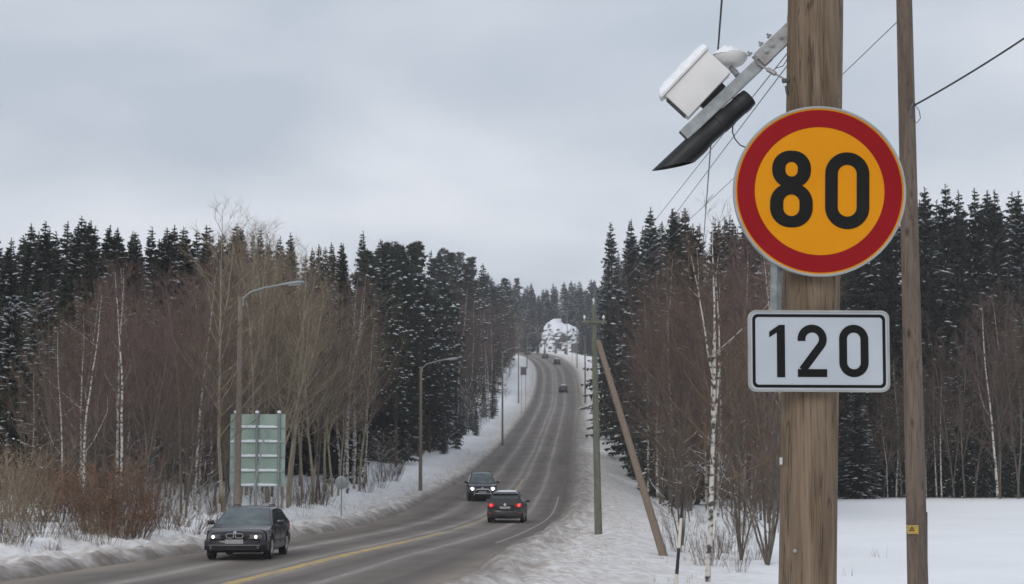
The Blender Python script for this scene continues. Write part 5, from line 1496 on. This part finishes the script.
BMWS = dict(L=4.80, W=1.80, H=1.42, belt=.93, wr=.325, sill=.22, xw=(1.47, -1.36), paint='paint_bmw',
            hood=([-2.4, -2.38, -2.2, -1.9, .9, 1.3, 1.9, 2.25, 2.36, 2.4], [.82, .90, .93, .935, .94, .92, .855, .79, .745, .70]),
            cab=(-2.30, -1.80, .02, 1.02), side=((-1.82, -1.05), (-.98, -.12), (-.05, .74)), doors=(-.90, -.08, .90), handles=(-.72, .12), rails=True, plate_f=.52, plate_r=.78, rw=.0)
SUVS = dict(L=4.62, W=1.90, H=1.74, belt=1.10, wr=.36, sill=.30, xw=(1.40, -1.32), paint='paint_suv',
            hood=([-2.31, -2.28, -2.1, .95, 1.3, 1.8, 2.15, 2.27, 2.31], [1.02, 1.08, 1.10, 1.11, 1.09, 1.04, .98, .93, .86]),
            cab=(-2.25, -2.02, .22, 1.02), side=((-1.95, -1.25), (-1.18, -.22), (-.15, .78)), doors=(-1.05, -.18, .88), handles=(-.85, .02), rails=True, plate_f=.60, plate_r=.95)
VWS = dict(L=4.77, W=1.82, H=1.49, belt=.95, wr=.325, sill=.22, xw=(1.42, -1.29), paint='paint_grey',
           hood=([-2.385, -2.36, -2.2, -1.9, .9, 1.3, 1.9, 2.24, 2.35, 2.385], [.90, .95, .955, .955, .96, .94, .88, .80, .75, .70]),
           cab=(-2.30, -2.02, .15, 1.0), side=((-1.95, -1.10), (-1.03, -.15), (-.08, .75)), doors=(-.95, -.10, .92), handles=(-.78, .10), rails=True, railm='chrome', plate_f=.50, plate_r=.745, pr_off=.045)

def place_car(root, x, y_ref, d, u=None, toward=True, turn=0.0):
    """park a car on the road on the bearing of pixel column x at depth d"""
    X = at(x, 466, d).x; uu = X - road_x(d)
    z = road_surface(uu, d)
    t = Vector((road_x(d + 2) - road_x(d - 2), 4, road_z(d + 2) - road_z(d - 2)))
    if toward: t = -t
    head = math.atan2(t.y, t.x) + R(turn)
    pit = math.atan2(t.z, math.hypot(t.x, t.y))
    root.rotation_euler = Euler((0, -pit, head), 'XYZ')
    root.location = (X, d, z)

bmw = make_car(BMWS, 'dark estate car with lit headlights approaching in the left foreground', front_bmw)
place_car(bmw, 250, 0, 52.0, turn=5.0)
suv = make_car(SUVS, 'dark tall off-roader with chrome bull bar and lit headlights, oncoming', front_suv)
place_car(suv, 481.5, 0, 118.0, turn=5)
vw = make_car(VWS, 'dark grey estate with snowy roof and red tail lights driving away', front_wagon)
place_car(vw, 507.5, 0, 90.0, toward=False, turn=1)
def far_car(src, x, d, toward, label, paint):
    c = copy_tree(src); place_car(c, x, 0, d, toward=toward); c['label'] = label
    for ch in list(c.children):
        if ch.name.startswith('tail_light'):
            for g in list(ch.children): bpy.data.objects.remove(g)
        if ch.name.split('.')[0] in ('body', 'cabin', 'bumper', 'side_mirror'):
            ch.material_slots[0].link = 'OBJECT'; ch.material_slots[0].material = MATS[paint]
    return c
far_car(vw, 563.5, 372, False, 'distant dark car driving uphill, lowest of the three far cars', 'paint_far')
far_car(vw, 557, 480, False, 'distant dark car driving uphill, middle of the three far cars', 'paint_suv')
far_car(bmw, 545, 520, False, 'distant dark car at the bend, highest of the three far cars', 'paint_bmw')

# ------------------------------------------------------------------ labels: small groups of alike things get their place in the row
ORD = ['first', 'second', 'third', 'fourth', 'fifth', 'sixth', 'seventh', 'eighth', 'ninth', 'tenth', 'eleventh', 'twelfth', 'thirteenth', 'fourteenth', 'fifteenth', 'sixteenth']
byl = {}
for o in SC.objects:
    if o.parent is None and 'label' in o.keys() and 'group' in o.keys(): byl.setdefault(o['label'], []).append(o)
for lb, os_ in byl.items():
    if 1 < len(os_) <= 16:
        os_.sort(key=lambda o: o.location.x / max(1.0, o.location.y))
        for k, o in enumerate(os_):
            o['label'] = ('%s, %s from left' % (lb, ORD[k])) if len(lb.split()) <= 13 else lb

# ------------------------------------------------------------------ cold winter air
def haze():
    x0, x1, y0, y1, z0, z1 = -1500, 1200, -160, 1810, -3.0, 92.0
    m = MB(); m.box(((x0 + x1) / 2, (y0 + y1) / 2, (z0 + z1) / 2), (x1 - x0, y1 - y0, z1 - z0))
    mt = bpy.data.materials.new('winter_air'); mt.use_nodes = True; nt = mt.node_tree; nt.nodes.clear()
    out = nt.nodes.new('ShaderNodeOutputMaterial'); pv = nt.nodes.new('ShaderNodeVolumePrincipled')
    pv.inputs['Color'].default_value = (.93, .95, 1.0, 1); pv.inputs['Density'].default_value = HAZE; pv.inputs['Anisotropy'].default_value = 0.0
    nt.links.new(pv.outputs[0], out.inputs['Volume']); MATS['winter_air'] = mt
    o = m.build('haze', 'winter_air'); tag(o, 'thin cold haze over the whole valley', 'haze', kind='stuff')
HAZE = 0.00038
haze()
